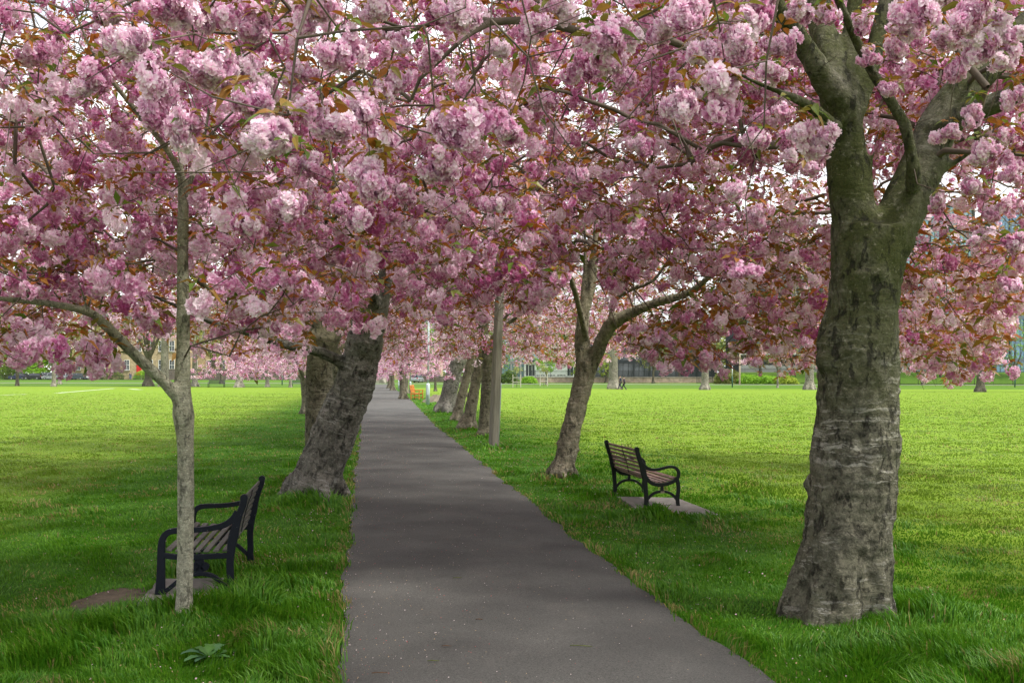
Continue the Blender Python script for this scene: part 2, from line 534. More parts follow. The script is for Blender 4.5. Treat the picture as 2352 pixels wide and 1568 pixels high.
# cross path and street behind the pitch (each a strip across the view)
def strip(name, pts, wid, dz, mat):
    P = catmull([(x, y, 0) for x, y in pts], 4.0)
    vs = []
    for k, q in enumerate(P):
        d = P[min(k + 1, len(P) - 1)] - P[max(k - 1, 0)]; d /= np.linalg.norm(d)
        for s in (-.5, .5):
            x, y = q[0] - d[1] * s * wid, q[1] + d[0] * s * wid
            vs.append((x, y, h1(x, y) + dz))
    n = len(P); i = np.arange(n - 1) * 2
    return tag(link(name, np_mesh(name, vs, np.stack([i, i + 2, i + 3, i + 1], 1), mat, True)), kind='structure')
MROAD = mat_plain('pale_asphalt', (.22, .21, .20), .9, .15, .6)
strip('far_path', [(-260, 200), (-90, 196), (-24, 189), (20, 182), (60, 176), (260, 160)], 3.0, .02, MROAD)
strip('street', [(-330, 243), (-40, 243), (-12, 236), (-6, 300)], 9.0, .03, mat_plain('street_asphalt', (.14, .14, .14), .9, .15, .6))
# pitch markings
MLINE = mat_plain('line_paint', (.42, .48, .32), .9, .2, 2)
def line(x0, y0, x1, y1, wd=.12):
    n = 24; vs = []
    dx, dy = x1 - x0, y1 - y0; L_ = math.hypot(dx, dy); nx_, ny_ = -dy / L_ * wd / 2, dx / L_ * wd / 2
    for k in range(n + 1):
        t_ = k / n; x, y = x0 + dx * t_, y0 + dy * t_
        vs += [(x - nx_, y - ny_, h1(x, y) + .02), (x + nx_, y + ny_, h1(x, y) + .02)]
    i = np.arange(n) * 2
    return vs, np.stack([i, i + 2, i + 3, i + 1], 1)
a0, a1 = G(-60, 909.5), G(62, 905.5); b0, b1 = G(128, 903), G(262, 892); c0, c1 = G(298, 893.2), G(322, 895)
vs, fs = [], []
for (A, B, wd) in ((a0, a1, .35), (b0, b1, .5), (c0, c1, .8)):
    v_, f_ = line(A.x, A.y, B.x, B.y, wd); fs.append(f_ + len(vs)); vs += v_
tag(link('pitch_markings', np_mesh('pitch_markings', vs, fs, MLINE)), kind='structure')

# bare soil patch by the left bench
def patch(name, cx, cy, rx, ry, dz, mat, seed, rot=0, hm=0.0):
    n, m = 48, 7
    vs = [(cx, cy, h1(cx, cy) + dz + hm)]
    for j in range(1, m + 1):
        for k in range(n):
            a = 2 * math.pi * k / n
            e = 1 + .5 * (float(fbm(np.array([[math.cos(a) * 1.6 + 5, math.sin(a) * 1.6, seed]]), 3, seed)[0]) - .5) * 1.6
            u, v_ = math.cos(a) * rx * e * j / m, math.sin(a) * ry * e * j / m
            x = cx + u * math.cos(rot) - v_ * math.sin(rot); y = cy + u * math.sin(rot) + v_ * math.cos(rot)
            zz = h1(x, y) + dz + hm * (1 - (j / m) ** 2) * (.7 + .6 * random.random()) - (.03 if j == m else 0)
            vs.append((x, y, zz))
    f3 = [(0, 1 + k, 1 + (k + 1) % n) for k in range(n)]
    f4 = [(1 + (j - 1) * n + k, 1 + j * n + k, 1 + j * n + (k + 1) % n, 1 + (j - 1) * n + (k + 1) % n) for j in range(1, m) for k in range(n)]
    return link(name, np_mesh(name, vs, [np.array(f3), np.array(f4)], mat, True))
t = NT('bare_soil'); c = t.coord(); n = t.noise(c, 9, 6, .75)
col = t.mix(t.ramp(n, [(.3, 0.0), (.7, 1.0)]), (.06, .047, .034), (.15, .118, .088))
chip = t.ramp(t.voro(t.coord(scale=(1, 2.2, 1)), 26).outputs[0], [(.06, 1.0), (.11, 0.0)])
col = t.mix(t.math('MULTIPLY', chip, t.ramp(t.noise(c, 5, 2), [(.5, 0.0), (.6, 1.0)])), col, (.3, .25, .17))
t.bsdf(col, .95, 0, .1, t.bump(t.noise(c, 40, 5, .8), .9, .02)); MSOIL = t.m
s1 = G(255, 1382); s2 = G(165, 1437)
SOILS = [(s1.x, s1.y, .25, .46), (s2.x, s2.y, .12, .06), (1.75, 12.5, .27, .20)]
tag(patch('bare_soil', s1.x, s1.y, .30, .54, .014, MSOIL, 3), kind='structure')
# ------------------------------------------------------------------ flower and leaf templates
def rot_to(n):
    n = np.asarray(n, float); n = n / np.linalg.norm(n)
    a = np.cross([0, 0, 1.0], n)
    if np.linalg.norm(a) < 1e-4: a = np.array([1.0, 0, 0])
    a /= np.linalg.norm(a); b = np.cross(n, a)
    return np.stack([a, b, n], 1)           # columns

def flower(rng, c, n, rad, rings, two):
    """rings: (count, elevation deg, length factor). Returns verts (k,3) in groups of 4, weights (k)"""
    R = rot_to(n); vs = []; ws = []
    fw = rng.uniform(-.30, .32)
    for (cnt, el, lf) in rings:
        off = rng.uniform(0, 6.28)
        for k in range(cnt):
            a = off + 2 * math.pi * k / cnt + rng.uniform(-.2, .2)
            e = math.radians(el + rng.uniform(-14, 14))
            L_ = rad * lf * rng.uniform(.85, 1.12)
            wd = L_ * (rng.uniform(.44, .58) if two else rng.uniform(.62, .85)) * (1 if cnt > 5 else 1.25)
            d = np.array([math.cos(a) * math.cos(e), math.sin(a) * math.cos(e), math.sin(e)])
            s = np.array([-math.sin(a), math.cos(a), 0.0])
            tw = rng.uniform(-.35, .35); up = np.cross(d, s)
            s = s * math.cos(tw) + up * math.sin(tw)
            curl = up * L_ * rng.uniform(-.22, .1)
            w = np.clip(.5 + fw + rng.uniform(-.22, .22), 0, 1)
            b0 = d * L_ * .08
            if two:
                m = d * L_ * .58; t = d * L_ + curl
                q = [b0 - s * wd * .10, b0 + s * wd * .10, m + s * wd * .5, m - s * wd * .5,
                     m - s * wd * .5, m + s * wd * .5, t + s * wd * .34, t - s * wd * .34]
                wv = [w - .45, w - .45, w, w, w, w, w + .2, w + .2]
            else:
                m = d * L_ * .6; t = d * L_ + curl
                q = [b0, m + s * wd * .5, t, m - s * wd * .5]
                wv = [w - .25, w, w + .15, w]
            vs += [R @ x + c for x in q]; ws += wv
    return vs, ws

def bunch(seed, lod):
    rng = np.random.default_rng(seed)
    vs, ws = [], []
    if lod == 0: N, fr, rings, two = 27, .0275, [(10, 8, 1.0), (8, 34, .88), (6, 60, .68)], True
    elif lod == 1: N, fr, rings, two = 21, .0295, [(6, 15, 1.0), (4, 52, .8)], False
    elif lod == 2: N, fr, rings, two = 19, .031, [(4, 22, 1.0)], False
    else: N, fr, rings, two = 9, .048, [(2, 25, 1.0)], False
    Rx, Rz = .062, .055
    subs = [np.array([.034 * math.cos(a_), .034 * math.sin(a_), rng.uniform(-.03, .02)]) for a_ in rng.uniform(0, 6.28) + np.array([0, 2.1, 4.2])] + [np.array([0, 0, -.035])]
    subs = [q_ * rng.uniform(.7, 1.25) for q_ in subs]
    for k in range(N):
        ph = k * 2.399963 + rng.uniform(-.3, .3)
        z = 1 - 2 * (k + .5) / N
        z = z * .92 - .06
        rr = math.sqrt(max(0, 1 - z * z))
        n = np.array([rr * math.cos(ph), rr * math.sin(ph), z])
        sub = subs[k % len(subs)]
        pos = sub + n * np.array([Rx, Rx, Rz]) * rng.uniform(.50, 1.0) * .72
        nn = n + pos / .06 * .6 + rng.normal(0, .26, 3) + [0, 0, -.15]
        v, w_ = flower(rng, pos, nn, fr * rng.uniform(.85, 1.15), rings, two)
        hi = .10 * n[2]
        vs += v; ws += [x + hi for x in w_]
    return np.array(vs), np.array(ws)

BUNCH = {l: [bunch(100 * l + s, l) for s in range(5)] for l in range(4)}

def leafwhorl(seed, lod):
    rng = np.random.default_rng(900 + seed)
    vs, ws = [], []
    n = [7, 6, 5, 3][lod]
    off = rng.uniform(0, 6.28)
    for k in range(n):
        a = off + 2 * math.pi * k / n + rng.uniform(-.4, .4)
        e = math.radians(rng.uniform(-12, 48))
        L_ = rng.uniform(.055, .095) * (1, 1, 1.05, 1.5)[lod]; wd = L_ * rng.uniform(.36, .46) * (1, 1, 1.1, 1.3)[lod]
        d = np.array([math.cos(a) * math.cos(e), math.sin(a) * math.cos(e), math.sin(e)])
        s = np.array([-math.sin(a), math.cos(a), 0.0]); tw = rng.uniform(-.6, .6); up = np.cross(s, d) * -1
        s = s * math.cos(tw) + up * math.sin(tw); up = np.cross(d, s)
        b0 = np.array([0, 0, .052]) + d * .015 + rng.normal(0, .008, 3)
        droop = np.array([0, 0, -1]) * L_ * rng.uniform(.25, .8)
        fold = up * wd * .28
        w = rng.uniform(0, 1)
        P = lambda t: b0 + d * L_ * t + droop * t * t
        if lod <= 1:
            for sg in (1, -1):
                q = [P(0), P(.33) + sg * s * wd * .42 + fold, P(.36), P(.36)]
                pts = [(0, 0), (.18, .30), (.45, .5), (.75, .34), (1.0, 0)]
                for j in range(4):
                    t0, w0 = pts[j]; t1, w1 = pts[j + 1]
                    if lod == 1 and j in (0, 2): continue
                    if lod == 1: (t0, w0), (t1, w1) = (((0, 0), (.45, .5)) if j == 1 else ((.45, .5), (1.0, 0)))
                    a0, a1_ = P(t0), P(t1)
                    e0 = a0 + sg * s * wd * w0 + fold * w0; e1 = a1_ + sg * s * wd * w1 + fold * w1
                    if w0 == 0: e0 = a0 + sg * s * wd * .02
                    if w1 == 0: e1 = a1_ + sg * s * wd * .02
                    vs += [a0, e0, e1, a1_] if sg > 0 else [a0, a1_, e1, e0]
                    ws += [w] * 4
        else:
            vs += [P(0), P(.45) + s * wd * .5, P(1), P(.45) - s * wd * .5]; ws += [w] * 4
    return np.array(vs), np.array(ws)
WHORL = {l: [leafwhorl(10 * l + s, l) for s in range(5)] for l in range(4)}

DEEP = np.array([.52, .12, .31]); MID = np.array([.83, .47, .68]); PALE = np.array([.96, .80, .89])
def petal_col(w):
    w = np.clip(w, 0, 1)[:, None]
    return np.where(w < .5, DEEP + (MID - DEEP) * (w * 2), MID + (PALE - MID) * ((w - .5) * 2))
LRED = np.array([.42, .125, .022]); LBR = np.array([.34, .18, .028]); LOL = np.array([.22, .23, .035]); LGR = np.array([.12, .19, .022])
def leaf_col(w):
    w = np.clip(w, 0, 1)[:, None]
    c = np.where(w < .45, LRED + (LBR - LRED) * (w / .45), LBR + (LOL - LBR) * ((w - .45) / .4))
    return np.where(w > .985, LGR, c * .82)

def stamp(tmpl, pos, scale, rng, tiltmax=.5, tone=None, colf=petal_col):
    """tmpl: list of (verts, weights); pos (N,3); scale (N,)"""
    Vs, Cs = [], []
    which = rng.integers(0, len(tmpl), len(pos))
    for k, (tv, tw) in enumerate(tmpl):
        m = np.where(which == k)[0]
        if not len(m): continue
        n = len(m)
        a = rng.uniform(0, 2 * math.pi, n); tl = rng.uniform(-tiltmax, tiltmax, n); ca, sa = np.cos(a), np.sin(a); ct, st = np.cos(tl), np.sin(tl)
        Rz = np.zeros((n, 3, 3)); Rz[:, 0, 0] = ca; Rz[:, 0, 1] = -sa; Rz[:, 1, 0] = sa; Rz[:, 1, 1] = ca; Rz[:, 2, 2] = 1
        Rx = np.zeros((n, 3, 3)); Rx[:, 0, 0] = 1; Rx[:, 1, 1] = ct; Rx[:, 1, 2] = -st; Rx[:, 2, 1] = st; Rx[:, 2, 2] = ct
        sc = scale[m][:, None] * rng.uniform(.86, 1.16, (n, 3))
        T = np.einsum('nij,njk->nik', Rx, Rz)
        v = np.einsum('nij,kj->nki', T, tv) * sc[:, None, :] + pos[m][:, None, :]
        w_ = tw[None, :] + (tone[m][:, None] if tone is not None else np.zeros((n, 1)))
        Vs.append(v.reshape(-1, 3)); Cs.append(colf(w_.reshape(-1)))
    if not Vs: return np.zeros((0, 3)), np.zeros((0, 3))
    return np.vstack(Vs), np.vstack(Cs)

def quads(n): return np.arange(n * 4, dtype=np.int32).reshape(-1, 4) if False else np.arange(n, dtype=np.int32).reshape(-1, 4)

# ------------------------------------------------------------------ branching
class Skel:
    def __init__(s):
        s.P = []; s.par = []; s.rf = []; s.plen = []; s.chains = []; s.limbs = []
    def limb(s, pts, parent=-1, step=.14):
        """pts: rows (x,y,z,r)"""
        Q = catmull(pts, step); ids = []
        par = parent
        for q in Q:
            s.P.append(q[:3]); s.par.append(par); s.rf.append(q[3])
            s.plen.append(0.0 if par < 0 else s.plen[par] + float(np.linalg.norm(q[:3] - s.P[par])))
            par = len(s.P) - 1; ids.append(par)
        s.limbs.append(Q); return ids
    def nearest(s, p):
        A = np.array([q[:3] for q in s.P]); return int(np.argmin(np.linalg.norm(A - np.asarray(p)[:3], axis=1)))
    def grow(s, targets, rng, step=.16, alpha=.28, sag=.12, jit=.05, zmin=1.2):
        n0 = len(s.P); cap = n0 + len(targets) * 14 + 10
        A = np.zeros((cap, 3)); A[:n0] = np.array(s.P); PL = np.zeros(cap); PL[:n0] = s.plen
        blk = np.zeros(cap); 
        blk[:n0] = np.where(A[:n0, 2] < zmin, 1e6, 0)
        n = n0
        T = np.asarray(targets)
        base = A[:n0][A[:n0, 2] > zmin]
        if not len(base): base = A[:n0]
        d0 = np.array([np.min(np.linalg.norm(base - t_, axis=1)) for t_ in T])
        order = np.argsort(d0)
        par = list(s.par); P = list(s.P); rf = list(s.rf)
        tips = np.zeros(len(T), dtype=int)
        for ti in order:
            t_ = T[ti]
            d = np.linalg.norm(A[:n] - t_, axis=1)
            c = d + alpha * PL[:n] + blk[:n] + .5 * np.maximum(t_[2] - A[:n, 2] - .2, 0) * 0
            j = int(np.argmin(c)); L_ = d[j]
            k = max(1, min(12, int(L_ / step)))
            p0 = A[j]
            ctl = p0 * .45 + t_ * .55 + np.array([0, 0, 1]) * sag * L_ * rng.uniform(.4, 1.8) + rng.normal(0, 1, 3) * L_ * .10
            prev = j; ids = []
            for q in range(1, k + 1):
                u = q / k
                x = p0 * (1 - u) ** 2 + 2 * u * (1 - u) * ctl + u * u * t_
                if q < k: x = x + rng.normal(0, 1, 3) * jit * min(L_ / k, .2)
                A[n] = x; PL[n] = PL[prev] + np.linalg.norm(x - A[prev]); par.append(prev); P.append(x.copy()); rf.append(0)
                ids.append(n); prev = n; n += 1
            s.chains.append((j, ids)); tips[ti] = prev
        s.P = P; s.par = par; s.rf = rf; s.plen = list(PL[:n])
        return tips
    def radii(s, rt=.0026, ex=.43, rmax=.05):
        cnt = np.zeros(len(s.P))
        haschild = np.zeros(len(s.P), bool)
        for p in s.par:
            if p >= 0: haschild[p] = True
        cnt[~haschild] = 1
        for k in range(len(s.P) - 1, -1, -1):
            if s.par[k] >= 0: cnt[s.par[k]] += cnt[k]
        s.r = np.where(np.array(s.rf) > 0, np.array(s.rf), np.minimum(rt * cnt ** ex, rmax))
    def mesh_arrays(s, near=False, minr=0.0, off=(0, 0, 0)):
        A = np.array(s.P); off = np.array(off)
        V, Fs = [], []; nb = 0
        for (j, ids) in s.chains:
            pts = A[[j] + ids]; r = s.r[ids]; r = np.concatenate([[min(r[0] * 1.15, s.r[j])], r])
            r = np.maximum(r, minr); r[-1] *= .6
            big = r.max()
            n = 8 if big > .03 else (6 if big > .012 else (4 if near else 3))
            d = np.gradient(pts, axis=0) if len(pts) > 1 else pts
            d /= np.linalg.norm(d, axis=1)[:, None] + 1e-9
            ref = np.array([.31, .17, .93]) if abs(d[0, 2]) < .85 else np.array([.95, .2, .1])
            a = np.cross(d, ref); a /= np.linalg.norm(a, axis=1)[:, None] + 1e-9
            b = np.cross(d, a)
            th = np.arange(n) * 2 * math.pi / n
            ring = pts[:, None, :] + (a[:, None, :] * np.cos(th)[None, :, None] + b[:, None, :] * np.sin(th)[None, :, None]) * r[:, None, None]
            m = len(pts)
            V.append(ring.reshape(-1, 3))
            i = np.arange(m - 1)[:, None] * n; k = np.arange(n)[None, :]; k2 = (np.arange(n)[None, :] + 1) % n
            f = np.stack([(i + k), (i + k2), (i + n + k2), (i + n + k)], 2).reshape(-1, 4) + nb
            Fs.append(f); nb += m * n
        return np.vstack(V) - off, np.vstack(Fs)

def trunk_mesh(name, limbs, base, voxel, mat, seed=0, amp=1.0, roots=5, rootr=.6, sides=20, ridge=1.0):
    mb = MB()
    for Q in limbs:
        mb.tube([Vector(q[:3]) for q in Q], [float(q[3]) for q in Q], sides)
    r0 = float(limbs[0][0][3]); rng = np.random.default_rng(seed)
    i1 = min(len(limbs[0]) - 1, 4); dv = limbs[0][i1][:3] - limbs[0][0][:3]; lean_ = Vector((dv[0], dv[1], 0)) * (r0 / max(dv[2], .05))
    if roots:
        p0 = Vector(limbs[0][0][:3])
        for k in range(roots):
            a = 2 * math.pi * (k + rng.uniform(-.25, .25)) / roots
            d = Vector((math.cos(a), math.sin(a), 0)); L_ = r0 * rng.uniform(.75, 1.1) * (1 + rootr)
            zb = base.z
            pts = [Vector((p0.x, p0.y, zb)) + d * r0 * .30 + lean_ * 1.7 + Vector((0, 0, r0 * 1.7)), Vector((p0.x, p0.y, zb)) + d * r0 * .66 + lean_ * .6 + Vector((0, 0, r0 * .7)),
                   Vector((p0.x, p0.y, zb)) + d * (r0 * 1.05) + Vector((0, 0, r0 * .25)), Vector((p0.x, p0.y, zb)) + d * L_ + Vector((0, 0, -r0 * .3))]
            mb.tube(pts, [r0 * .40, r0 * .42, r0 * .34, r0 * .12], 10)
    tmp = mb.build('tmp', mat)
    m = tmp.modifiers.new('r', 'REMESH'); m.mode = 'VOXEL'; m.voxel_size = voxel
    m2 = tmp.modifiers.new('s', 'SMOOTH'); m2.factor = .6; m2.iterations = int(max(7, .10 / voxel * 2.5))
    dg = bpy.context.evaluated_depsgraph_get()
    me = bpy.data.meshes.new_from_object(tmp.evaluated_get(dg))
    old = tmp.data; bpy.data.objects.remove(tmp); bpy.data.meshes.remove(old)
    n = len(me.vertices); co = np.zeros(n * 3, np.float32); me.vertices.foreach_get('co', co); co = co.reshape(-1, 3).astype(float)
    no_ = np.zeros(n * 3, np.float32); me.vertices.foreach_get('normal', no_); no_ = no_.reshape(-1, 3)
    s = seed * 3.7
    q = co + s
    d = (fbm(q * 2.6, 3, seed) - .5) * .045 + (fbm(q * np.array([13, 13, 6.0]), 4, seed + 1) - .5) * .06
    rg = np.abs(fbm(q * np.array([13, 13, 3.0]), 3, seed + 2) - .5) * 2
    d += -np.clip(.35 - rg, 0, 1) * .05 * ridge * smooth(.45, .6, fbm(q * 1.5, 2, seed + 4))
    d += (fbm(q * np.array([4, 4, 34.0]), 3, seed + 3) - .5) * .02
    kn = np.clip(fbm(q * 3.4, 2, seed + 9) - .74, 0, 1) * .35
    sc = np.minimum(1.0, .25 + r0 * 2.2) * amp
    th_ = np.arctan2(co[:, 1] - limbs[0][0][1], co[:, 0] - limbs[0][0][0]); hb = co[:, 2] - base.z
    d += np.exp(-np.clip(hb, 0, 9) / (r0 * 1.1)) * (.07 * np.sin(th_ * 4 + seed) + .05 * np.sin(th_ * 7 + seed * 2)) * (.6 if r0 > .08 else 0)
    # thinner limbs get less relief
    A = np.vstack([L_[:, :4] for L_ in limbs])
    rloc = np.zeros(n)
    for a0 in range(0, n, 4000):
        dd = np.linalg.norm(co[a0:a0 + 4000, None, :] - A[None, :, :3], axis=2); rloc[a0:a0 + 4000] = A[np.argmin(dd, 1), 3]
    k = np.clip(rloc / max(r0 * .8, 1e-3), .12, 1)
    co2 = co + no_ * ((d + kn) * sc * k)[:, None]
    co2 -= np.array(base)
    me.vertices.foreach_set('co', co2.astype(np.float32).ravel())
    me.polygons.foreach_set('use_smooth', np.ones(len(me.polygons), bool))
    me.materials.clear(); me.materials.append(mat); me.name = name; me.update()
    return me

def proj(P):
    P = np.atleast_2d(P); y = np.maximum(P[:, 1], .3)
    return CX + P[:, 0] * F / y, HY - (P[:, 2] - CAMH) * F / y

# how low the blossom hangs on each side of the avenue, by distance (clearances pruned over the lawns and trunks)
LIM = {
 0: ([-400, 0, 60, 150, 210, 280, 300, 420, 470, 560, 640, 720, 800, 880, 930, 1000, 1100, 1180, 1240, 1300, 1420, 1600, 1700, 1780, 1860, 1885, 2075, 2085, 2160, 2260, 2352, 2700],
     [850, 850, 850, 870, 885, 860, 770, 760, 830, 800, 780, 770, 760, 770, 730, 690, 730, 740, 690, 650, 560, 640, 720, 740, 640, 450, 450, 640, 760, 850, 880, 900]),
 1: ([-400, 0, 100, 300, 500, 700, 720, 880, 930, 1000, 1250, 1290, 1380, 1420, 1500, 1620, 1720, 1800, 1880, 2090, 2180, 2300, 2352, 2700],
     [850, 840, 860, 800, 840, 830, 770, 770, 740, 740, 740, 640, 640, 780, 880, 870, 850, 870, 870, 880, 900, 850, 700, 700]),
 2: ([-400, 0, 420, 560, 700, 890, 960, 1100, 1300, 1420, 1500, 1560, 1700, 1860, 2700],
     [820, 830, 790, 840, 865, 865, 850, 865, 866, 866, 800, 640, 560, 500, 500])}
def keep(P, rng, young=False, big=False):
    px, py = proj(P); Y = P[:, 1]
    ok = np.ones(len(P), bool)
    infront = Y > .3
    jit = rng.normal(0, 16, len(P)) - 16
    for k, (a, b) in ((0, (0, 9.3)), (1, (9.3, 23)), (2, (23, 999))):
        m = infront & (Y >= a) & (Y < b)
        ok[m & (py > np.interp(px, *LIM[k]) + jit)] = False
    # keep the trunks and forks readable
    m = infront & (Y < 7.1) & (px > 1885) & (px < 2140) & (py > 270); ok[m & (rng.random(len(P)) < .97)] = False
    m = infront & (Y < 7.1) & (px > 1830) & (px < 2330) & (py <= 270) & (py > -60); ok[m & (rng.random(len(P)) < .62)] = False
    m = infront & (Y < 7.2) & (px > 385) & (px < 450) & (py > 370); ok[m] = False
    m = infront & (Y < 7.2) & (px > 230) & (px < 430) & (py > 180) & (py < 400) & (np.abs(py - (180 + (px - 250) * 1.25)) < 45); ok[m] = False
    m = infront & (Y < 7.2) & (px < 430) & (py > 660) & (py < 940) & (np.abs(py - np.interp(px, [0, 190, 250, 350, 410], [685, 715, 755, 850, 910])) < 30); ok[m] = False
    # limbs of the forked tree and of the leaning tree stay visible from the path
    def corridor(xs, ys, half, ymax, p=.85):
        m = infront & (Y < ymax) & (px > min(xs)) & (px < max(xs)) & (np.abs(py - np.interp(px, xs, ys)) < half); ok[m & (rng.random(len(P)) < p)] = False
    corridor([1365, 1400, 1455, 1515, 1570, 1640], [800, 745, 712, 690, 675, 640], 26, 17, .92)
    corridor([1405, 1412, 1460, 1500, 1540], [735, 690, 660, 645, 600], 20, 17)
    m = infront & (Y < 17) & (px > 1325) & (px < 1378) & (py > 500); ok[m & (rng.random(len(P)) < .85)] = False
    m = infront & (Y < 14) & (px > 842) & (px < 905) & (py > 600); ok[m & (rng.random(len(P)) < .6)] = False
    # thinner crowns against the sky at the right
    m = infront & (px > 2130) & (py < 470) & (py > -300); ok[m & (rng.random(len(P)) < .15)] = False
    m = infront & (Y < 59) & (px > 968) & (px < 1003) & (py > 735); ok[m] = False
    m = infront & (Y < 24) & (px > 1125) & (px < 1178) & (py > 660); ok[m & (rng.random(len(P)) < .8)] = False
    # nothing right in front of the lens
    ok[(Y > -1.2) & (Y < 2.9) & (np.abs(P[:, 0]) < 2.4) & (P[:, 2] < 3.15)] = False
    ok[(Y > -1.5) & (Y < 1.5) & (P[:, 2] < 2.6)] = False
    ok[infront & (Y < 4.6) & (py > 470)] = False
    return ok

def crown_points(rng, n, c, R, zlo, zhi, low=.45, trunkz=2.6, sq=1.0, thr=.435):
    out = []
    a = rng.uniform(0, 2 * math.pi, n); u = np.sqrt(rng.uniform(.02, 1, n))
    lob = 1 + .16 * np.sin(a * 3 + c[0]) + .10 * np.sin(a * 5 + c[1] * 2)
    x = c[0] + np.cos(a) * u * R * lob; y = c[1] + np.sin(a) * u * R * lob * sq
    top = zlo + (zhi - zlo) * np.sqrt(np.maximum(0, 1 - (u * .97) ** 2.2)) + .2
    bot = zlo + (1 - u) ** 1.3 * (trunkz - zlo + 1.1) * 1.25
    t_ = rng.uniform(0, 1, n)
    z = np.where(rng.random(n) < low, bot + (top - bot) * t_ ** 2 * .5, bot + (top - bot) * t_)
    P = np.stack([x, y, z], 1)
    cl = fbm(P * 1.25, 2, 31)
    return P[cl > thr]

def dress(name_root, skel, tips, rng, base, limbs_only=False, per=1.6, lod=None, leafp=.75, tone0=0.0, hero=None, size=1.0, twigminr=0, bare=0, near=False):
    """blossom + leaves hung on the grown twigs"""
    skel.radii(rt=.0026 if near else .0034, ex=.45, rmax=.06)
    A = np.array(skel.P)
    pos = []
    tipset = [t_ for t_ in tips[bare:]] if bare else list(tips)
    bl = set(tips[:bare].tolist()) if bare else set()
    for (j, ids) in skel.chains:
        if ids[-1] in bl: continue
        pos.append(A[ids[-1]] + [0, 0, -.03])
        for q in ids[:-1]:
            if skel.r[q] < .009 and rng.random() < (per - 1) / 2.2: pos.append(A[q] + rng.normal(0, .03, 3) + [0, 0, -.02])
    pos = np.array(pos)
    pos = pos[keep(pos, rng)]
    if hero is not None: pass
    sc = rng.uniform(.72, 1.2, len(pos)) * size
    d = np.linalg.norm(pos - np.array([0, 0, CAMH]), axis=1)
    px, py = proj(pos)
    vis = (pos[:, 1] > .3) & (px > -260) & (px < 2620) & (py > -260)
    L_ = np.where(d < 5.0, 0, np.where(d < 10.5, 1, np.where(d < 24, 2, 3)))
    L_ = np.where(vis, L_, 3)
    sc = np.where(vis, sc, sc * 1.35)  # unseen bunches outside the view, enlarged to block more sun
    if lod is not None: L_[:] = lod
    patch_ = (fbm(pos * .8, 2, 77) - .5) * .5
    tone = .07 + tone0 + patch_ + rng.normal(0, .24, len(pos)) + np.where(rng.random(len(pos)) < .12, .4, 0)
    V, C, LV, LC = [], [], [], []
    for k in range(4):
        m = L_ == k
        if not m.any(): continue
        v, c = stamp(BUNCH[k], pos[m], sc[m] * (1.15 if k == 3 else 1), rng, .5, tone[m]); V.append(v); C.append(c)
        ml = np.where(m & (rng.random(len(pos)) < leafp))[0]
        if k >= 1: ml = np.concatenate([ml, ml[rng.random(len(ml)) < (.40 if k == 1 else .55)]])
        lpos = pos[ml] + np.where((np.arange(len(ml)) >= m.sum() * leafp)[:, None], rng.normal(0, .06, (len(ml), 3)), 0)
        v, c = stamp(WHORL[k], lpos, sc[ml] * rng.uniform(1.0, 1.4, len(ml)) * (.75, .95, 1.15, 1.1)[k], rng, .45, rng.normal(-.08, .22, len(ml)), leaf_col); LV.append(v); LC.append(c)
    V = np.vstack(V) - np.array(base); C = np.vstack(C); LV = np.vstack(LV) - np.array(base); LC = np.vstack(LC)
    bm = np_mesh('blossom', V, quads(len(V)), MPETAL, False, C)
    lm = np_mesh('leaves', LV, quads(len(LV)), MLEAF, False, LC)
    tv, tf = skel.mesh_arrays(near, twigminr, base)
    tm = np_mesh('branches', tv, tf, MTWIG, True)
    return tm, bm, lm, len(pos)

def assemble(root, meshes):
    for nm, me in zip(('branches', 'blossom', 'leaves'), meshes[:3]):
        link(nm, me, root)

def PW(rows):
    """rows (px,py,Y,width px) -> (x,y,z,r)"""
    out = []
    for (px, py, Y, w_) in rows:
        p = W(px, py, Y); out.append((p.x, p.y, p.z, w_ * .5 * Y / F))
    return np.array(out)

# ------------------------------------------------------------------ 1. the big cherry on the right
rng = np.random.default_rng(21)
B_BARK = mat_bark('old_cherry_bark', (.15, .14, .105), (.42, .40, .35), .95, mosscol=(.058, .066, .018))  # moss tint, kept dark so it also paints in upper-limb shade
B_UP = B_BARK
base = Vector((W(1942, 1418, 7.2).x, 7.2, h1(W(1942, 1418, 7.2).x, 7.2)))
SB = Skel()
tr = SB.limb(PW([(1915, 1465, 7.2, 246), (1924, 1400, 7.2, 224), (1934, 1335, 7.2, 210), (1945, 1260, 7.2, 200), (1958, 1130, 7.2, 194), (1968, 1000, 7.2, 188), (1971, 900, 7.2, 184), (1973, 790, 7.2, 180),
                  (1982, 700, 7.2, 160), (1992, 600, 7.2, 164), (2000, 520, 7.2, 172)]))
f1 = SB.limb(PW([(1985, 560, 7.2, 120), (1955, 470, 7.2, 96), (1945, 380, 7.15, 92), (1938, 290, 7.1, 88), (1925, 220, 7.0, 84)]), tr[-3])
f2 = SB.limb(PW([(2030, 570, 7.2, 120), (2075, 480, 7.2, 108), (2120, 380, 7.25, 98), (2150, 300, 7.3, 92), (2205, 215, 7.3, 84), (2290, 130, 7.4, 74), (2400, 20, 7.5, 60), (2560, -120, 7.8, 44), (2760, -240, 8.2, 26)]), tr[-3])
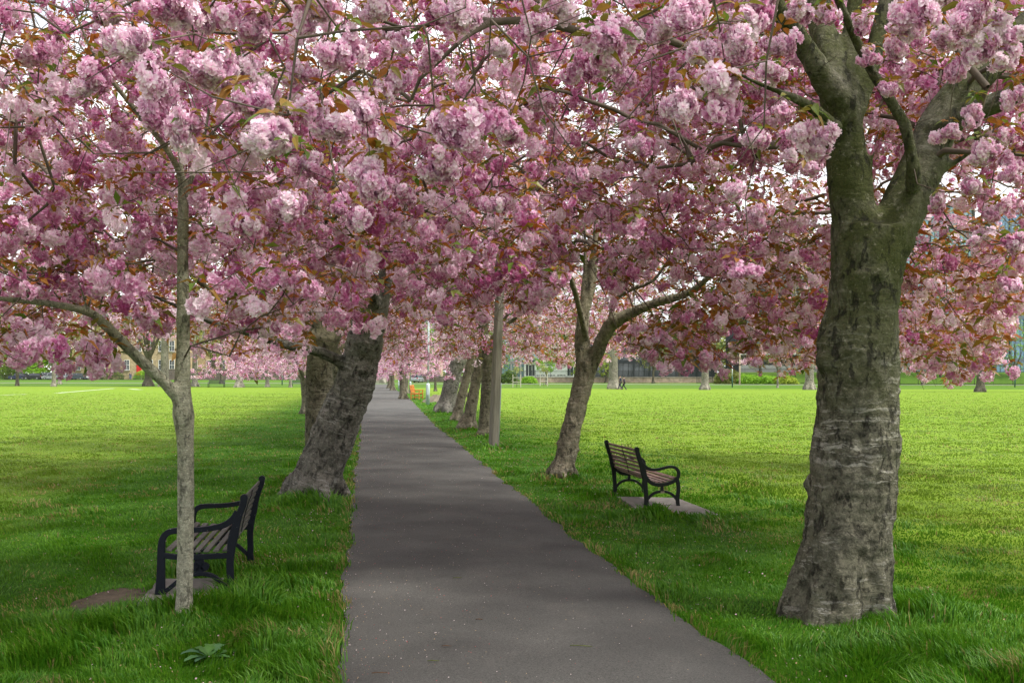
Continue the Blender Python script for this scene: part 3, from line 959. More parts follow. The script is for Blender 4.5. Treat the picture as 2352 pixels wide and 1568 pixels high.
# left limb splits
SB.limb(PW([(1925, 230, 7.0, 74), (1880, 160, 6.9, 58), (1835, 90, 6.8, 50), (1780, 10, 6.6, 44), (1690, -90, 6.3, 36), (1540, -220, 5.9, 26), (1300, -420, 5.0, 24)]), f1[-1])
SB.limb(PW([(1930, 240, 7.0, 64), (1905, 150, 7.1, 66), (1885, 50, 7.2, 62), (1870, -60, 7.4, 50), (1850, -200, 7.7, 36), (1790, -330, 8.3, 22)]), f1[-1])
SB.limb(PW([(1945, 230, 7.05, 56), (1952, 150, 7.1, 46), (1955, 60, 7.2, 40), (1975, -60, 7.3, 34), (2000, -220, 7.4, 22)]), f1[-1])
SB.limb(PW([(1950, 290, 7.05, 50), (1990, 190, 7.1, 44), (2015, 90, 7.2, 40), (2035, 0, 7.3, 36), (2080, -120, 7.5, 26), (2130, -260, 7.9, 16)]), f1[-3])
br = SB.limb(PW([(2100, 440, 7.0, 40), (2098, 380, 6.92, 34), (2080, 290, 6.85, 30), (2042, 225, 6.8, 28), (2000, 160, 6.7, 28), (1965, 90, 6.6, 26), (1925, 0, 6.4, 24), (1850, -150, 6.0, 18)]), f2[6])
SB.limb(PW([(2150, 310, 7.2, 66), (2215, 262, 7.1, 58), (2290, 235, 7.0, 52), (2380, 200, 6.8, 42), (2520, 120, 6.4, 32), (2700, 30, 6, 20)]), f2[10])
SB.limb(PW([(2140, 400, 7.25, 26), (2185, 378, 7.2, 20), (2230, 350, 7.1, 14), (2300, 330, 7.0, 10)]), f2[8])
SB.limb(PW([(2008, 470, 7.15, 12), (2000, 400, 7.1, 11), (2010, 330, 7.05, 10), (2030, 260, 7.0, 9)]), f2[4])
SB.limb(PW([(1925, 300, 6.95, 36), (1870, 250, 6.8, 30), (1800, 215, 6.6, 22), (1740, 190, 6.4, 16), (1600, 120, 5.8, 12)]), f1[-2])
# limbs that arch over the camera, above the frame
LIMBS_B = list(SB.limbs)
ov = [SB.limb(np.array([(1.9, 6.3, 4.6, .075), (1.2, 5.2, 4.75, .06), (.4, 4.2, 4.6, .048), (-.5, 3.5, 4.35, .036), (-1.4, 3.1, 4.1, .024)]), SB.nearest((1.9, 6.3, 4.6))),
      SB.limb(np.array([(2.3, 6.0, 4.5, .06), (2.0, 4.8, 4.6, .05), (1.5, 3.6, 4.4, .036), (.8, 2.6, 4.0, .024), (.3, 1.0, 3.9, .015)]), SB.nearest((2.3, 6.2, 4.5))),
      SB.limb(np.array([(1.2, 5.2, 4.75, .04), (0, 5.6, 5.2, .034), (-1.4, 6.0, 5.2, .026), (-2.6, 6.0, 4.9, .016)]), SB.nearest((1.2, 5.2, 4.75)))]
EXTRA_B = [SB.limbs[-3], SB.limbs[-2], SB.limbs[-1]]
HERO = [(205,170,95),(305,95,115),(390,25,110),(375,200,110),(345,140,90),(440,160,110),(505,140,100),(440,300,100),(550,245,120),(545,150,80),(650,310,120),(800,95,120),(740,20,110),
 (770,140,90),(850,20,90),(885,75,60),(750,250,110),(835,250,105),(872,310,90),(862,215,75),(850,400,110),(815,365,60),(675,470,90),(572,520,70),(800,500,80),(900,190,75),(1045,295,125),(1095,255,80),
 (1172,300,90),(1020,385,105),(1000,345,60),(1070,20,110),(1010,30,70),(1232,60,90),(1290,30,80),(1360,60,100),(1385,105,110),(1435,75,80),(1340,150,70),(1400,120,90),(1430,190,70),(1520,60,90),
 (1560,30,110),(1620,120,90),(1640,215,130),(1580,230,100),(1600,60,80),(1550,205,70),(1685,95,110),(1700,50,90),(1740,5,100),(1795,85,85),(1855,315,95),(1815,335,60),(1745,320,70),(1680,430,60),
 (1735,490,60),(1690,620,65),(2110,15,105),(2230,40,100),(2255,95,90),(2150,5,90),(2240,245,55),(2250,345,75),(2060,110,60),(2270,60,70),(2330,210,60),(620,200,80),(600,60,90),(480,50,90),(560,20,80),
 (960,110,70),(1150,110,70),(700,160,70),(250,40,80),(130,60,70),(60,120,70),(700,380,70),(930,430,60),(1140,470,60),(1330,400,60),(1480,330,60),(1240,230,60),(2180,80,70),(2300,130,80),(2200,160,60),(2080,60,70),(2040,200,50),(2310,60,90),(2180,300,55),(2300,310,60),(2320,380,60),(2240,430,55),(2160,460,50),(2290,480,55),(2330,560,60),(2250,540,45),(2310,640,50),(1990,40,60),(2000,130,45),(1830,30,70),(1770,170,70),(1900,20,60),(1790,250,60),(1850,390,55)]
hp = []
for (px, py, s_) in HERO:
    real = .150 * rng.uniform(.92, 1.12)
    Y = min(max(real * F / s_, 2.35), 6.6)
    p = W(px, py, Y); hp.append((p.x, p.y, p.z, s_ * Y / F))
hp = np.array(hp)
pts = crown_points(rng, 4200, (2.3, 5.6), 6.4, 2.5, 8.8, .5, 3.4)
px, py = proj(pts); seen = (pts[:, 1] > .3) & (px > -300) & (px < 2650) & (py > -350)
pts = pts[seen | (rng.random(len(pts)) < .55)]
pts = pts[keep(pts, rng)]
near_mask = (pts[:, 1] > 1) & (pts[:, 1] < 5.2) & (pts[:, 2] < 4.0)
pts = pts[~near_mask | (rng.random(len(pts)) < .55)]
hanging = hp[:, :3] + np.array([0, 0, .055])
SB.grow(np.vstack([hanging + rng.normal(0, .22, hanging.shape) * [1, 1, .6] + [0, .1, .75]]), rng, alpha=.22)
tw_ = np.array([list(W(rng.uniform(150, 2250), rng.uniform(-40, 430), rng.uniform(2.9, 6.2))) for _ in range(150)])
tw_ = tw_[~((proj(tw_)[0] > 1850) & (proj(tw_)[0] < 2150))]
SB.grow(tw_, rng, alpha=.12, sag=.02, jit=.3)
NTW = len(tw_)
tipsH = SB.grow(hanging, rng, alpha=.02, sag=-.06, jit=.12)
fill = np.array([list(W(rng.uniform(1430, 2420), rng.uniform(-90, 400), rng.uniform(7.7, 12.2))) for _ in range(1300)])
fill = fill[(proj(fill)[1] < 330 + 70 * rng.random(len(fill)))]; fill = fill[keep(fill, rng)]
pts = np.vstack([pts, fill])
bareB = crown_points(rng, 1100, (2.0, 5.6), 6.0, 2.7, 7.5, .5, 3.4, thr=0); bareB = bareB[keep(bareB, rng)]
bareB = bareB[~((bareB[:, 1] < 3.6) & (bareB[:, 2] < 3.6))]
nbB = len(bareB)
tips = SB.grow(np.vstack([bareB, pts]), rng)
nh = len(hp) * 2 + NTW
ch = SB.chains
root = empty('cherry_tree', base, 0, 'thickest cherry trunk beside the path, forking just above a knotted bulge, moss on its limbs', 'tree', 'cherry trees along the path')
hero_chains = ch[:nh]; SB.chains = ch[nh:]
SBm = dress('big', SB, tips, rng, base, bare=nbB, per=1.45, near=True, size=1.05, leafp=.95)
# the large bunches hanging close to the camera
SB.chains = ch; tv, tf = SB.mesh_arrays(True, 0, base)
bpy.data.meshes.remove(SBm[0]); tm = np_mesh('branches', tv, tf, MTWIG, True)
for Q in EXTRA_B: pass
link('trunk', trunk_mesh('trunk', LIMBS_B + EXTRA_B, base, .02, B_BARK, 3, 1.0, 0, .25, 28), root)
link('branches', tm, root); link('blossom', SBm[1], root); link('leaves', SBm[2], root)
parts = []
for k in range(len(hp)):
    x, y, z, dia = hp[k]
    nb = 1 if dia < .12 else 3
    for q in range(nb):
        o_ = rng.normal(0, 1, 3) * [.028, .028, .022] * (nb > 1)
        parts.append((x + o_[0], y + o_[1], z + o_[2], dia / .155 * (.98 if nb == 1 else .80)))
parts = np.array(parts)
tone = rng.normal(.08, .15, len(parts)) + np.where(rng.random(len(parts)) < .25, .28, 0)
hv, hc = stamp(BUNCH[0], parts[:, :3], parts[:, 3], rng, .5, tone)
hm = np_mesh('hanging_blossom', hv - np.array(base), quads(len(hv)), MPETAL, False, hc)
link('hanging_blossom', hm, root)
lp = np.vstack([hp[:, :3] + [0, 0, .02], hp[::2, :3] + rng.normal(0, .03, (len(hp[::2]), 3))])
lv, lc = stamp(WHORL[0], lp, rng.uniform(.72, 1.0, len(lp)), rng, .5, rng.normal(0.05, .2, len(lp)), leaf_col)
link('hanging_leaves', np_mesh('hanging_leaves', lv - np.array(base), quads(len(lv)), MLEAF, False, lc), root)
print('big tree clusters', SBm[3])

# ------------------------------------------------------------------ 2. the young slim cherry at the left
rng = np.random.default_rng(5)
Y_BARK = mat_bark('young_cherry_bark', (.34, .33, .255), (.52, .51, .43), .45, band=.5, dk=.62, scale=1.6, mosscol=(.13, .13, .03))
yb = W(420, 1423, 7.2); base = Vector((yb.x, 7.2, h1(yb.x, 7.2)))
SY = Skel()
t0 = SY.limb(PW([(420, 1440, 7.2, 46), (423, 1380, 7.2, 41), (426, 1250, 7.2, 38), (427, 1120, 7.2, 38), (425, 1000, 7.2, 41), (421, 950, 7.2, 50), (419, 900, 7.2, 40), (421, 800, 7.2, 33), (420, 680, 7.2, 29),
                  (420, 560, 7.2, 27), (421, 470, 7.2, 27), (423, 425, 7.2, 30)]), step=.07)
SY.limb(PW([(424, 955, 7.2, 40), (408, 912, 7.17, 32), (380, 880, 7.1, 29), (345, 848, 7.0, 28), (295, 800, 6.9, 26), (248, 752, 6.8, 25), (215, 722, 6.7, 22), (150, 703, 6.55, 20), (70, 692, 6.4, 18), (0, 685, 6.3, 16),
            (-120, 660, 6.1, 13), (-260, 600, 5.9, 9)]), t0[-60] if len(t0) > 60 else t0[5], step=.07)
SY.limb(PW([(422, 435, 7.2, 22), (408, 385, 7.15, 18), (370, 325, 7.0, 17), (325, 270, 6.9, 16), (280, 215, 6.8, 15), (250, 178, 6.7, 14), (212, 118, 6.6, 12), (185, 60, 6.5, 10), (150, -40, 6.4, 7)]), t0[-2], step=.07)
SY.limb(PW([(255, 185, 6.72, 8), (200, 90, 6.6, 7), (140, 45, 6.4, 6), (80, -10, 6.2, 5)]), SY.nearest(W(250, 178, 6.7)), step=.07)
SY.limb(PW([(428, 435, 7.2, 17), (448, 395, 7.18, 13), (463, 345, 7.1, 12), (474, 290, 7.05, 11), (480, 225, 7.0, 10), (470, 130, 6.9, 7), (480, 20, 6.8, 5)]), t0[-2], step=.07)
SY.limb(PW([(423, 430, 7.2, 15), (416, 380, 7.25, 12), (405, 300, 7.3, 10), (400, 200, 7.3, 8), (420, 80, 7.4, 5)]), t0[-2], step=.07)
SY.limb(PW([(262, 181, 6.7, 5), (330, 184, 6.6, 4.5), (400, 175, 6.5, 4)]), SY.nearest(W(253, 180, 6.7)), step=.07)
# limb on the left going up-left into the corner
SY.limb(PW([(72, 690, 6.4, 9), (40, 640, 6.3, 8), (0, 610, 6.2, 7), (-60, 570, 6.1, 5)]), SY.nearest(W(70, 692, 6.4)), step=.07)
SY.limb(PW([(205, 720, 6.7, 10), (180, 650, 6.5, 8), (150, 620, 6.4, 7), (70, 540, 6.2, 6), (0, 480, 6.0, 5)]), SY.nearest(W(210, 720, 6.7)), step=.07)
LIMBS_Y = list(SY.limbs)
n_ = 620
P = np.stack([rng.uniform(-4.6, -1.0, n_), rng.uniform(4.6, 8.6, n_), rng.uniform(2.0, 4.9, n_)], 1)
P2 = np.array([list(W(px, py, Y)) for (px, py, Y) in [(225, 850, 6.6), (210, 870, 6.6), (240, 810, 6.6), (205, 790, 6.6), (225, 830, 6.7), (240, 780, 6.7), (195, 830, 6.5), (215, 810, 6.7), (462, 815, 6.9), (527, 835, 6.9),
      (30, 790, 6.4), (50, 830, 6.4), (15, 840, 6.3), (65, 800, 6.2), (100, 770, 6.4), (20, 560, 6.2), (60, 530, 6.1), (90, 590, 6.2), (130, 550, 6.2), (170, 560, 6.3), (15, 520, 6.0), (110, 505, 6.2), (180, 600, 6.4), (150, 650, 6.4)]])
P = P[keep(P, rng)]
P = P[fbm(P * 1.4, 2, 9) > .46]
tp = SY.grow(np.vstack([P2 + [0, 0, .05], P]), rng, alpha=.2, zmin=1.75)
root = empty('young_cherry_tree', base, 0, 'slim young cherry tree in front of the left bench, one low limb reaching left', 'tree')
YM = dress('young', SY, tp, rng, base, per=1.4, near=True, tone0=.08, leafp=.95)
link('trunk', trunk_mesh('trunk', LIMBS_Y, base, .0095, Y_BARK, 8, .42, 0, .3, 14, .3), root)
assemble(root, YM)
print('young', YM[3])

# ------------------------------------------------------------------ 3. other avenue cherries near enough to model one by one
def hero_tree(seed, label, rows_trunk, limbs, crown, ncrown, bark, voxel, name='cherry_tree', roots=5, amp=1.0, per=1.55, bare=0, alpha=.26, low=.45, tone0=0, zmin=2.0, rootr=.6, leafp=.92, skirt=0, skz=(1.45, 3.2), ska=(0, 6.2832)):
    rng = np.random.default_rng(seed)
    S = Skel()
    t_ = PW(rows_trunk)
    base = Vector((t_[0][0], t_[0][1], h1(t_[0][0], t_[0][1])))
    t_[0][2] = base.z - .12
    ids = S.limb(t_)
    for (lb, par) in limbs:
        q = PW(lb) if len(lb[0]) == 4 and lb[0][0] > 60 else np.array(lb, float)
        S.limb(q, S.nearest(q[0]))
    Ls = list(S.limbs)
    c, R, zl, zh = crown
    # secondary limbs spread through the crown so twigs have something to spring from
    tops = [L_[-1] for L_ in Ls[1:]]
    for k in range(7):
        a = 2 * math.pi * k / 7 + rng.uniform(-.3, .3)
        tp_ = tops[k % len(tops)]
        e = np.array([c[0] + math.cos(a) * R * .72, c[1] + math.sin(a) * R * .72, zl + (zh - zl) * rng.uniform(.35, .6)])
        m1 = np.array(tp_[:3]) * .6 + e * .4 + [0, 0, .5]
        r_ = max(tp_[3] * .8, .03)
        S.limb(np.array([(*tp_[:3], r_), (*m1, r_ * .75), (*e, r_ * .28)]), S.nearest(tp_[:3]))
    pts = crown_points(rng, ncrown, c, R, zl, zh, low, 3.0)
    if skirt:
        a_ = rng.uniform(*ska, skirt); u_ = rng.uniform(.62, 1.06, skirt)
        pts = np.vstack([pts, np.stack([c[0] + np.cos(a_) * R * u_, c[1] + np.sin(a_) * R * u_, skz[0] + (skz[1] - skz[0]) * rng.random(skirt) ** 1.15], 1)])
    px, py = proj(pts); seen = (pts[:, 1] > .3) & (px > -250) & (px < 2600) & (py > -250)
    pts = pts[seen | (rng.random(len(pts)) < .4)]
    pts = pts[keep(pts, rng)]
    b = crown_points(rng, bare, c, R * .92, zl + .4, zh, .2, 3.2, thr=0) if bare else np.zeros((0, 3))
    if bare: b = b[keep(b, rng)]
    tips = S.grow(np.vstack([b, pts]) if len(b) else pts, rng, alpha=alpha, zmin=zmin)
    root = empty(name, base, 0, label, 'tree', 'cherry trees along the path')
    dist = base.y
    D = dress('x', S, tips, rng, base, per=per, bare=len(b), tone0=tone0, twigminr=.0024 * dist / 10, leafp=leafp)
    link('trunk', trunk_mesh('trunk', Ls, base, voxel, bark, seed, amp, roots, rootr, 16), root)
    assemble(root, D)
    print(label[:30], 'clusters', D[3], 'targets', len(pts))
    return root

BK2 = mat_bark('leaning_cherry_bark', (.15, .14, .12), (.32, .31, .285), .10, rot=(0, math.radians(-18), 0), band=.8)
hero_tree(31, 'grey cherry trunk leaning over the path edge with flared foot in the grass, left side', 
    [(716, 1150, 14.3, 112), (730, 1090, 14.3, 104), (758, 1020, 14.3, 102), (786, 950, 14.3, 100), (815, 880, 14.3, 94), (830, 820, 14.3, 84), (842, 770, 14.2, 86)],
    [([(845, 790, 14.2, 56), (868, 730, 14.1, 46), (880, 660, 14.0, 38), (900, 560, 13.8, 30), (940, 430, 13.2, 22)], 0),
     ([(835, 780, 14.3, 50), (820, 700, 14.4, 42), (800, 600, 14.6, 34), (770, 470, 14.8, 26), (740, 330, 15, 16)], 0),
     ([(840, 780, 14.2, 50), (850, 680, 13.8, 40), (800, 560, 12.8, 30), (640, 420, 11.4, 22), (380, 300, 10.2, 14)], 0),
     ([(815, 850, 14.3, 34), (740, 810, 14.0, 26), (650, 790, 13.4, 24), (580, 765, 12.8, 22), (500, 745, 12.2, 18), (400, 700, 11.4, 13), (250, 640, 10.4, 9)], 0)],
    ((-4.3, 12.6), 6.9, 2.2, 10.2), 4700, BK2, .028, bare=2200, skirt=1700, ska=(2.2, 6.1), skz=(1.7, 3.6), rootr=.9, roots=6)
BK3 = mat_bark('dark_cherry_bark', (.15, .135, .095), (.30, .28, .22), .30, band=.7)
hero_tree(32, 'thick upright cherry trunk directly behind the leaning one, left edge of path',
    [(735, 1064, 20.0, 66), (733, 1000, 20.0, 64), (732, 900, 20.0, 63), (736, 820, 20.0, 64), (745, 770, 20, 70)],
    [([(738, 790, 20, 44), (715, 700, 20, 36), (690, 600, 20, 28), (650, 450, 20.4, 18)], 0),
     ([(755, 790, 20, 44), (790, 720, 20.2, 34), (840, 600, 20.6, 26), (900, 480, 21, 16)], 0),
     ([(745, 790, 20, 30), (640, 740, 19.4, 24), (520, 690, 18.6, 18), (400, 600, 18, 12)], 0)],
    ((-5.4, 20.5), 6.6, 2.3, 11.4), 3800, BK3, .045, bare=900, skirt=300)
hero_tree(34, 'dark cherry trunk wedged in shade between the leaning and the upright trunks',
    [(781, 1003, 29.0, 40), (781, 930, 29.0, 38), (781, 850, 29.0, 38), (785, 790, 29, 40)],
    [([(785, 800, 29, 26), (760, 720, 29, 20), (740, 600, 29, 14)], 0), ([(790, 800, 29, 26), (820, 720, 29, 20), (850, 600, 29, 14)], 0)],
    ((-6.0, 29), 6.0, 2.3, 11), 1900, BK3, .06, per=1.7)
BK4 = mat_bark('brown_cherry_bark', (.19, .165, .12), (.36, .34, .27), .28, band=.6, rot=(0, math.radians(10), 0))
hero_tree(33, 'cherry tree with forked brown trunk between the path and the right bench',
    [(1287, 1112, 17.0, 56), (1296, 1070, 17.0, 48), (1309, 1000, 17.0, 47), (1326, 930, 17.0, 46), (1342, 870, 17.0, 48), (1348, 830, 17.0, 52)],
    [([(1342, 840, 17, 40), (1336, 790, 17, 34), (1340, 720, 17, 28), (1356, 670, 17, 24), (1364, 600, 17, 20), (1372, 500, 17, 15)], 0),
     ([(1336, 740, 17, 14), (1337, 690, 17, 12), (1344, 600, 17, 10), (1342, 500, 17, 8)], 0),
     ([(1352, 850, 17, 40), (1376, 800, 16.9, 34), (1400, 748, 16.8, 32), (1455, 716, 16.6, 26), (1515, 692, 16.4, 22), (1570, 678, 16.2, 18), (1625, 640, 16, 14), (1700, 560, 15.6, 9)], 0),
     ([(1404, 740, 16.8, 16), (1412, 690, 16.7, 14), (1460, 660, 16.4, 12), (1500, 645, 16.2, 10), (1560, 560, 16, 7)], 0),
     ([(1350, 790, 17, 16), (1310, 640, 16.2, 15), (1240, 520, 15.2, 12), (1160, 400, 14.2, 9)], 0)],
    ((2.8, 16.3), 6.9, 1.9, 10.2), 4600, BK4, .022, bare=2400, zmin=2.3, skirt=2400, ska=(-2.6, 1.2))
hero_tree(35, 'straight dark cherry trunk with burls, nearest the wooden lamp post',
    [(1112, 1008, 28.4, 33), (1113, 960, 28.4, 29), (1118, 900, 28.4, 28), (1122, 820, 28.4, 28)],
    [([(1120, 840, 28.4, 24), (1112, 760, 28.4, 20), (1100, 700, 28.4, 16), (1080, 600, 28, 10)], 0), ([(1124, 840, 28.4, 22), (1150, 760, 28.2, 14), (1230, 700, 27.6, 10)], 0)],
    ((-.3, 28.0), 5.8, 2.2, 11.2), 2600, BK3, .05, per=1.7)
hero_tree(36, 'pale flared cherry trunk, second from the wooden lamp post',
    [(1072, 992, 32.0, 40), (1080, 950, 32.0, 31), (1088, 900, 32.0, 27), (1102, 840, 32.0, 26)],
    [([(1102, 850, 32, 20), (1106, 780, 32, 16), (1090, 700, 32, 12)], 0), ([(1104, 850, 32, 18), (1130, 780, 32, 13), (1180, 700, 31.5, 9)], 0)],
    ((-.6, 33), 5.6, 2.3, 11.5), 1700, BK4, .05, per=1.7)
hero_tree(37, 'slender cherry trunk leaning right, third from the wooden lamp post',
    [(1047, 972, 38.0, 28), (1058, 920, 38.0, 23), (1074, 860, 38.0, 22), (1088, 810, 38.0, 22)],
    [([(1088, 820, 38, 15), (1094, 760, 38, 12), (1090, 680, 38, 9)], 0), ([(1090, 820, 38, 13), (1110, 760, 38, 9), (1150, 700, 38, 7)], 0)],
    ((-1.6, 39), 5.4, 2.2, 11), 1300, BK4, .05, per=1.8)
hero_tree(38, 'stout knobbly cherry trunk with a big burl, leaning right beside the grey lamp post',
    [(1021, 952, 46.5, 44), (1030, 910, 46.5, 38), (1042, 860, 46.5, 36), (1058, 815, 46.5, 35)],
    [([(1054, 825, 46.5, 20), (1036, 770, 46.5, 15), (1020, 710, 46.5, 11)], 0), ([(1064, 825, 46.5, 22), (1068, 760, 46.5, 17), (1080, 690, 46.5, 12)], 0)],
    ((-2.6, 47), 5.8, 2.1, 11), 1300, BK2, .06, per=1.8)

# ------------------------------------------------------------------ 4. farther avenue cherries: two models, copied
def generic_cherry(seed, nc, th=2.4, tr_=.28, R=5.4, zl=2.0, zh=9.5):
    rng = np.random.default_rng(seed); S = Skel()
    S.limb(np.array([(0, 0, -.15, tr_ * 1.25), (.02, 0, .5, tr_), (.08, .03, 1.4, tr_ * .93), (.1, .05, th, tr_ * 1.02)]))
    for k in range(5):
        a = 2 * math.pi * k / 5 + rng.uniform(-.3, .3)
        d = np.array([math.cos(a), math.sin(a), 0])
        p0 = np.array([.1, .05, th - .15]); r_ = tr_ * .5
        q = [(*p0, r_), (*(p0 + d * .6 + [0, 0, .8]), r_ * .85), (*(p0 + d * 1.7 + [0, 0, 1.9]), r_ * .6), (*(p0 + d * 3.2 + [0, 0, 3.0]), r_ * .3)]
        S.limb(np.array(q), S.nearest(p0))
    Ls = list(S.limbs)
    pts = crown_points(rng, nc, (0, 0), R, zl, zh, .5, 3.0)
    tips = S.grow(pts, rng, zmin=2.0)
    S.radii(.004, .44, .06)
    A = np.array(S.P); pos = [A[i_[-1]] for (_, i_) in S.chains]
    for (_, i_) in S.chains:
        for q in i_[:-1]:
            if rng.random() < .4: pos.append(A[q] + rng.normal(0, .04, 3))
    pos = np.array(pos)
    v, c = stamp(BUNCH[3], pos, rng.uniform(.9, 1.5, len(pos)), rng, .6, (fbm(pos * .8, 2, 7) - .5) * .5 + rng.normal(0.02, .17, len(pos)))
    ml = rng.random(len(pos)) < .55
    lv, lc = stamp(WHORL[3], pos[ml], rng.uniform(.8, 1.3, ml.sum()), rng, .6, rng.normal(0, .25, ml.sum()), leaf_col)
    tv, tf = S.mesh_arrays(False, .009)
    root = empty('cherry_tree', (0, 0, 0), 0, 'x', 'tree', 'cherry trees along the path')
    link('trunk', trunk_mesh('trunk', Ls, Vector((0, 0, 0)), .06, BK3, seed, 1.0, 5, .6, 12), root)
    assemble(root, (np_mesh('branches', tv, tf, MTWIG, True), np_mesh('blossom', v, quads(len(v)), MPETAL, False, c), np_mesh('leaves', lv, quads(len(lv)), MLEAF, False, lc)))
    return root
GA = generic_cherry(61, 1300); GB_ = generic_cherry(62, 1300, th=2.1, tr_=.33, R=5.8, zl=2.2, zh=10)
spots = [  # x, y, rot, scale, model
 (-10.9, 104, .3, 1.05, 1, 'thick dark cherry trunk with spreading limbs past the orange bench'),
 (-14.9, 128, 1.9, .95, 0, 'cherry tree farther along behind the thick trunk past the orange bench'),
 (-17.9, 150, 4.0, 1.0, 1, 'last cherry tree on the right of the path, where the path ends'),
 (-8.3, 78, 2.2, .9, 0, None),
 (-6.9, 38.5, 1.2, .8, 0, None), (-9.4, 47, 3.0, .72, 1, None), (-11.2, 58, 5.1, .85, 0, None), (-12.2, 70, .8, 1.0, 1, None),
 (-14.4, 84, 2.5, 1.05, 0, None), (-17.3, 100, 4.4, 1.0, 1, None), (-21.2, 122, 1.0, 1.1, 0, None), (-25.6, 146, 3.3, 1.0, 1, None),
]
first = {0: GA, 1: GB_}
left_lab = ['cherry tree of the left row first seen past the three front trunks', 'cherry tree of the left row, second past the three front trunks', 'cherry tree of the left row, third past the three front trunks',
            'cherry tree of the left row, fourth past the three front trunks', 'cherry tree of the left row, fifth past the three front trunks', 'cherry tree of the left row, sixth past the three front trunks',
            'cherry tree of the left row, second from the far end of the path', 'cherry tree of the left row at the far end of the path']
li = 0
for (x, y, rz, s_, md, lab) in spots:
    if first[md] is not None: o = first[md]; src = o; first[md] = None; (globals().__setitem__('SRC%d' % md, o))
    else: o = copy_tree(globals()['SRC%d' % md])
    o.location = (x, y, h1(x, y)); o.rotation_euler = (0, 0, rz); o.scale = (s_, s_, s_)
    if lab is None:
        if x == -8.3: lab = 'cherry tree rising behind the orange bench, before the thick dark trunk'
        else: lab = left_lab[li]; li += 1
    o['label'] = lab
# ------------------------------------------------------------------ grass blades
rng = np.random.default_rng(3)
def in_poly(x, y, poly):
    c = np.zeros(len(x), bool); n = len(poly)
    for i in range(n):
        x1, y1 = poly[i]; x2, y2 = poly[(i + 1) % n]
        m = ((y1 > y) != (y2 > y)) & (x < (x2 - x1) * (y - y1) / (y2 - y1 + 1e-12) + x1); c ^= m
    return c
SLAB_L = [(-2.72, 7.42), (-2.90, 8.42), (-2.36, 8.46), (-2.22, 7.50)]
SLAB_R = [(1.62, 12.42), (1.47, 14.3), (2.27, 14.16), (2.52, 12.40)]
N = 620000
Yb = np.exp(rng.uniform(math.log(4.6), math.log(120), N))
xb = rng.uniform(-.56, .56, N) * Yb + rng.normal(0, .3, N)
l, r = path_edges(Yb)
wl = (fbm(np.stack([Yb * 2.4, Yb * 0 + 3, Yb * 0], 1), 4, 3) - .5) * .13 * np.interp(Yb, [0, 40], [1, 1.6])
wr = (fbm(np.stack([Yb * 2.4, Yb * 0 + 9, Yb * 0], 1), 4, 3) - .5) * .13 * np.interp(Yb, [0, 40], [1, 1.6])
ok0 = rng.random(N) < np.interp(Yb, [0, 45, 120], [1, 1, 0])
ok = (xb < l + wl + rng.normal(-.005, .03, N)) | (xb > r + wr + rng.normal(.005, .03, N))
ok &= ok0
for poly in (SLAB_L, SLAB_R): ok &= ~in_poly(xb, Yb, poly)
for (sx_, sy_, ra, rb) in SOILS:
    e = ((xb - sx_) / ra) ** 2 + ((Yb - sy_) / rb) ** 2 + (fbm(np.stack([xb * 6, Yb * 6, xb * 0], 1), 3, 2) - .5) * 1.4
    ok &= (e > .85) | (rng.random(N) < .04)
xb, Yb = xb[ok], Yb[ok]; N = len(xb)
q = np.stack([xb, Yb, xb * 0], 1)
tuft = fbm(q * 3.1, 3, 40); clump = fbm(q * 1.1, 2, 41); fine = vnoise(q * 9, 42)
h = .026 + .035 * smooth(.45, .75, tuft)
lon = np.zeros(N)
for (mx, my, mr) in [(3.05, 6.9, .95), (-2.31, 7.1, .8), (-2.7, 13.9, .95), (.79, 16.9, .5), (-.44, 23.9, .6), (-.8, 28.3, .6), (-1.4, 31.8, .8), (-2.2, 37.8, .7), (-3.1, 46, 1.2), (-4.9, 59, 1.0),
                      (-2.2, 8.0, .8), (-2.3, 9.2, .5), (1.75, 12.2, .55), (2.3, 12.1, .5), (1.5, 14.5, .5), (2.7, 5.5, .8), (-3.8, 19.6, .8), (-3.3, 16.9, .5), (3.9, 6.3, .6), (-6.2, 69, 2)]:
    lon = np.maximum(lon, np.exp(-(((xb - mx) ** 2 + (Yb - my) ** 2) / mr ** 2)))
fore = smooth(7.7, 6.6, Yb) * (xb < -1.05) * smooth(-.9, -1.25, xb)
lon = np.maximum(lon, fore * (.35 + .65 * smooth(.42, .6, clump)))
h += lon * (.03 + .085 * smooth(.4, .65, tuft)) + .035 * smooth(.55, .7, clump) * (Yb < 20) * (1 - .8 * ((xb > 4.5 + .0 * Yb)))
h *= rng.uniform(.6, 1.25, N)
h *= np.interp(Yb, [0, 20, 60], [1, .85, .7])
zb = H(xb, Yb) - .004
az = rng.uniform(0, 2 * math.pi, N); wind = vnoise(q * 2.2, 60) * 6.28
lean = h * rng.uniform(.15, .95, N)
dx = np.cos(az) * .6 + np.cos(wind) * .8; dy = np.sin(az) * .6 + np.sin(wind) * .8
wd = np.maximum(.0024, .00044 * Yb) * rng.uniform(.8, 1.5, N) * (1 + .5 * (h > .08))
sx_ = -np.sin(az + 1.2); sy_ = np.cos(az + 1.2)
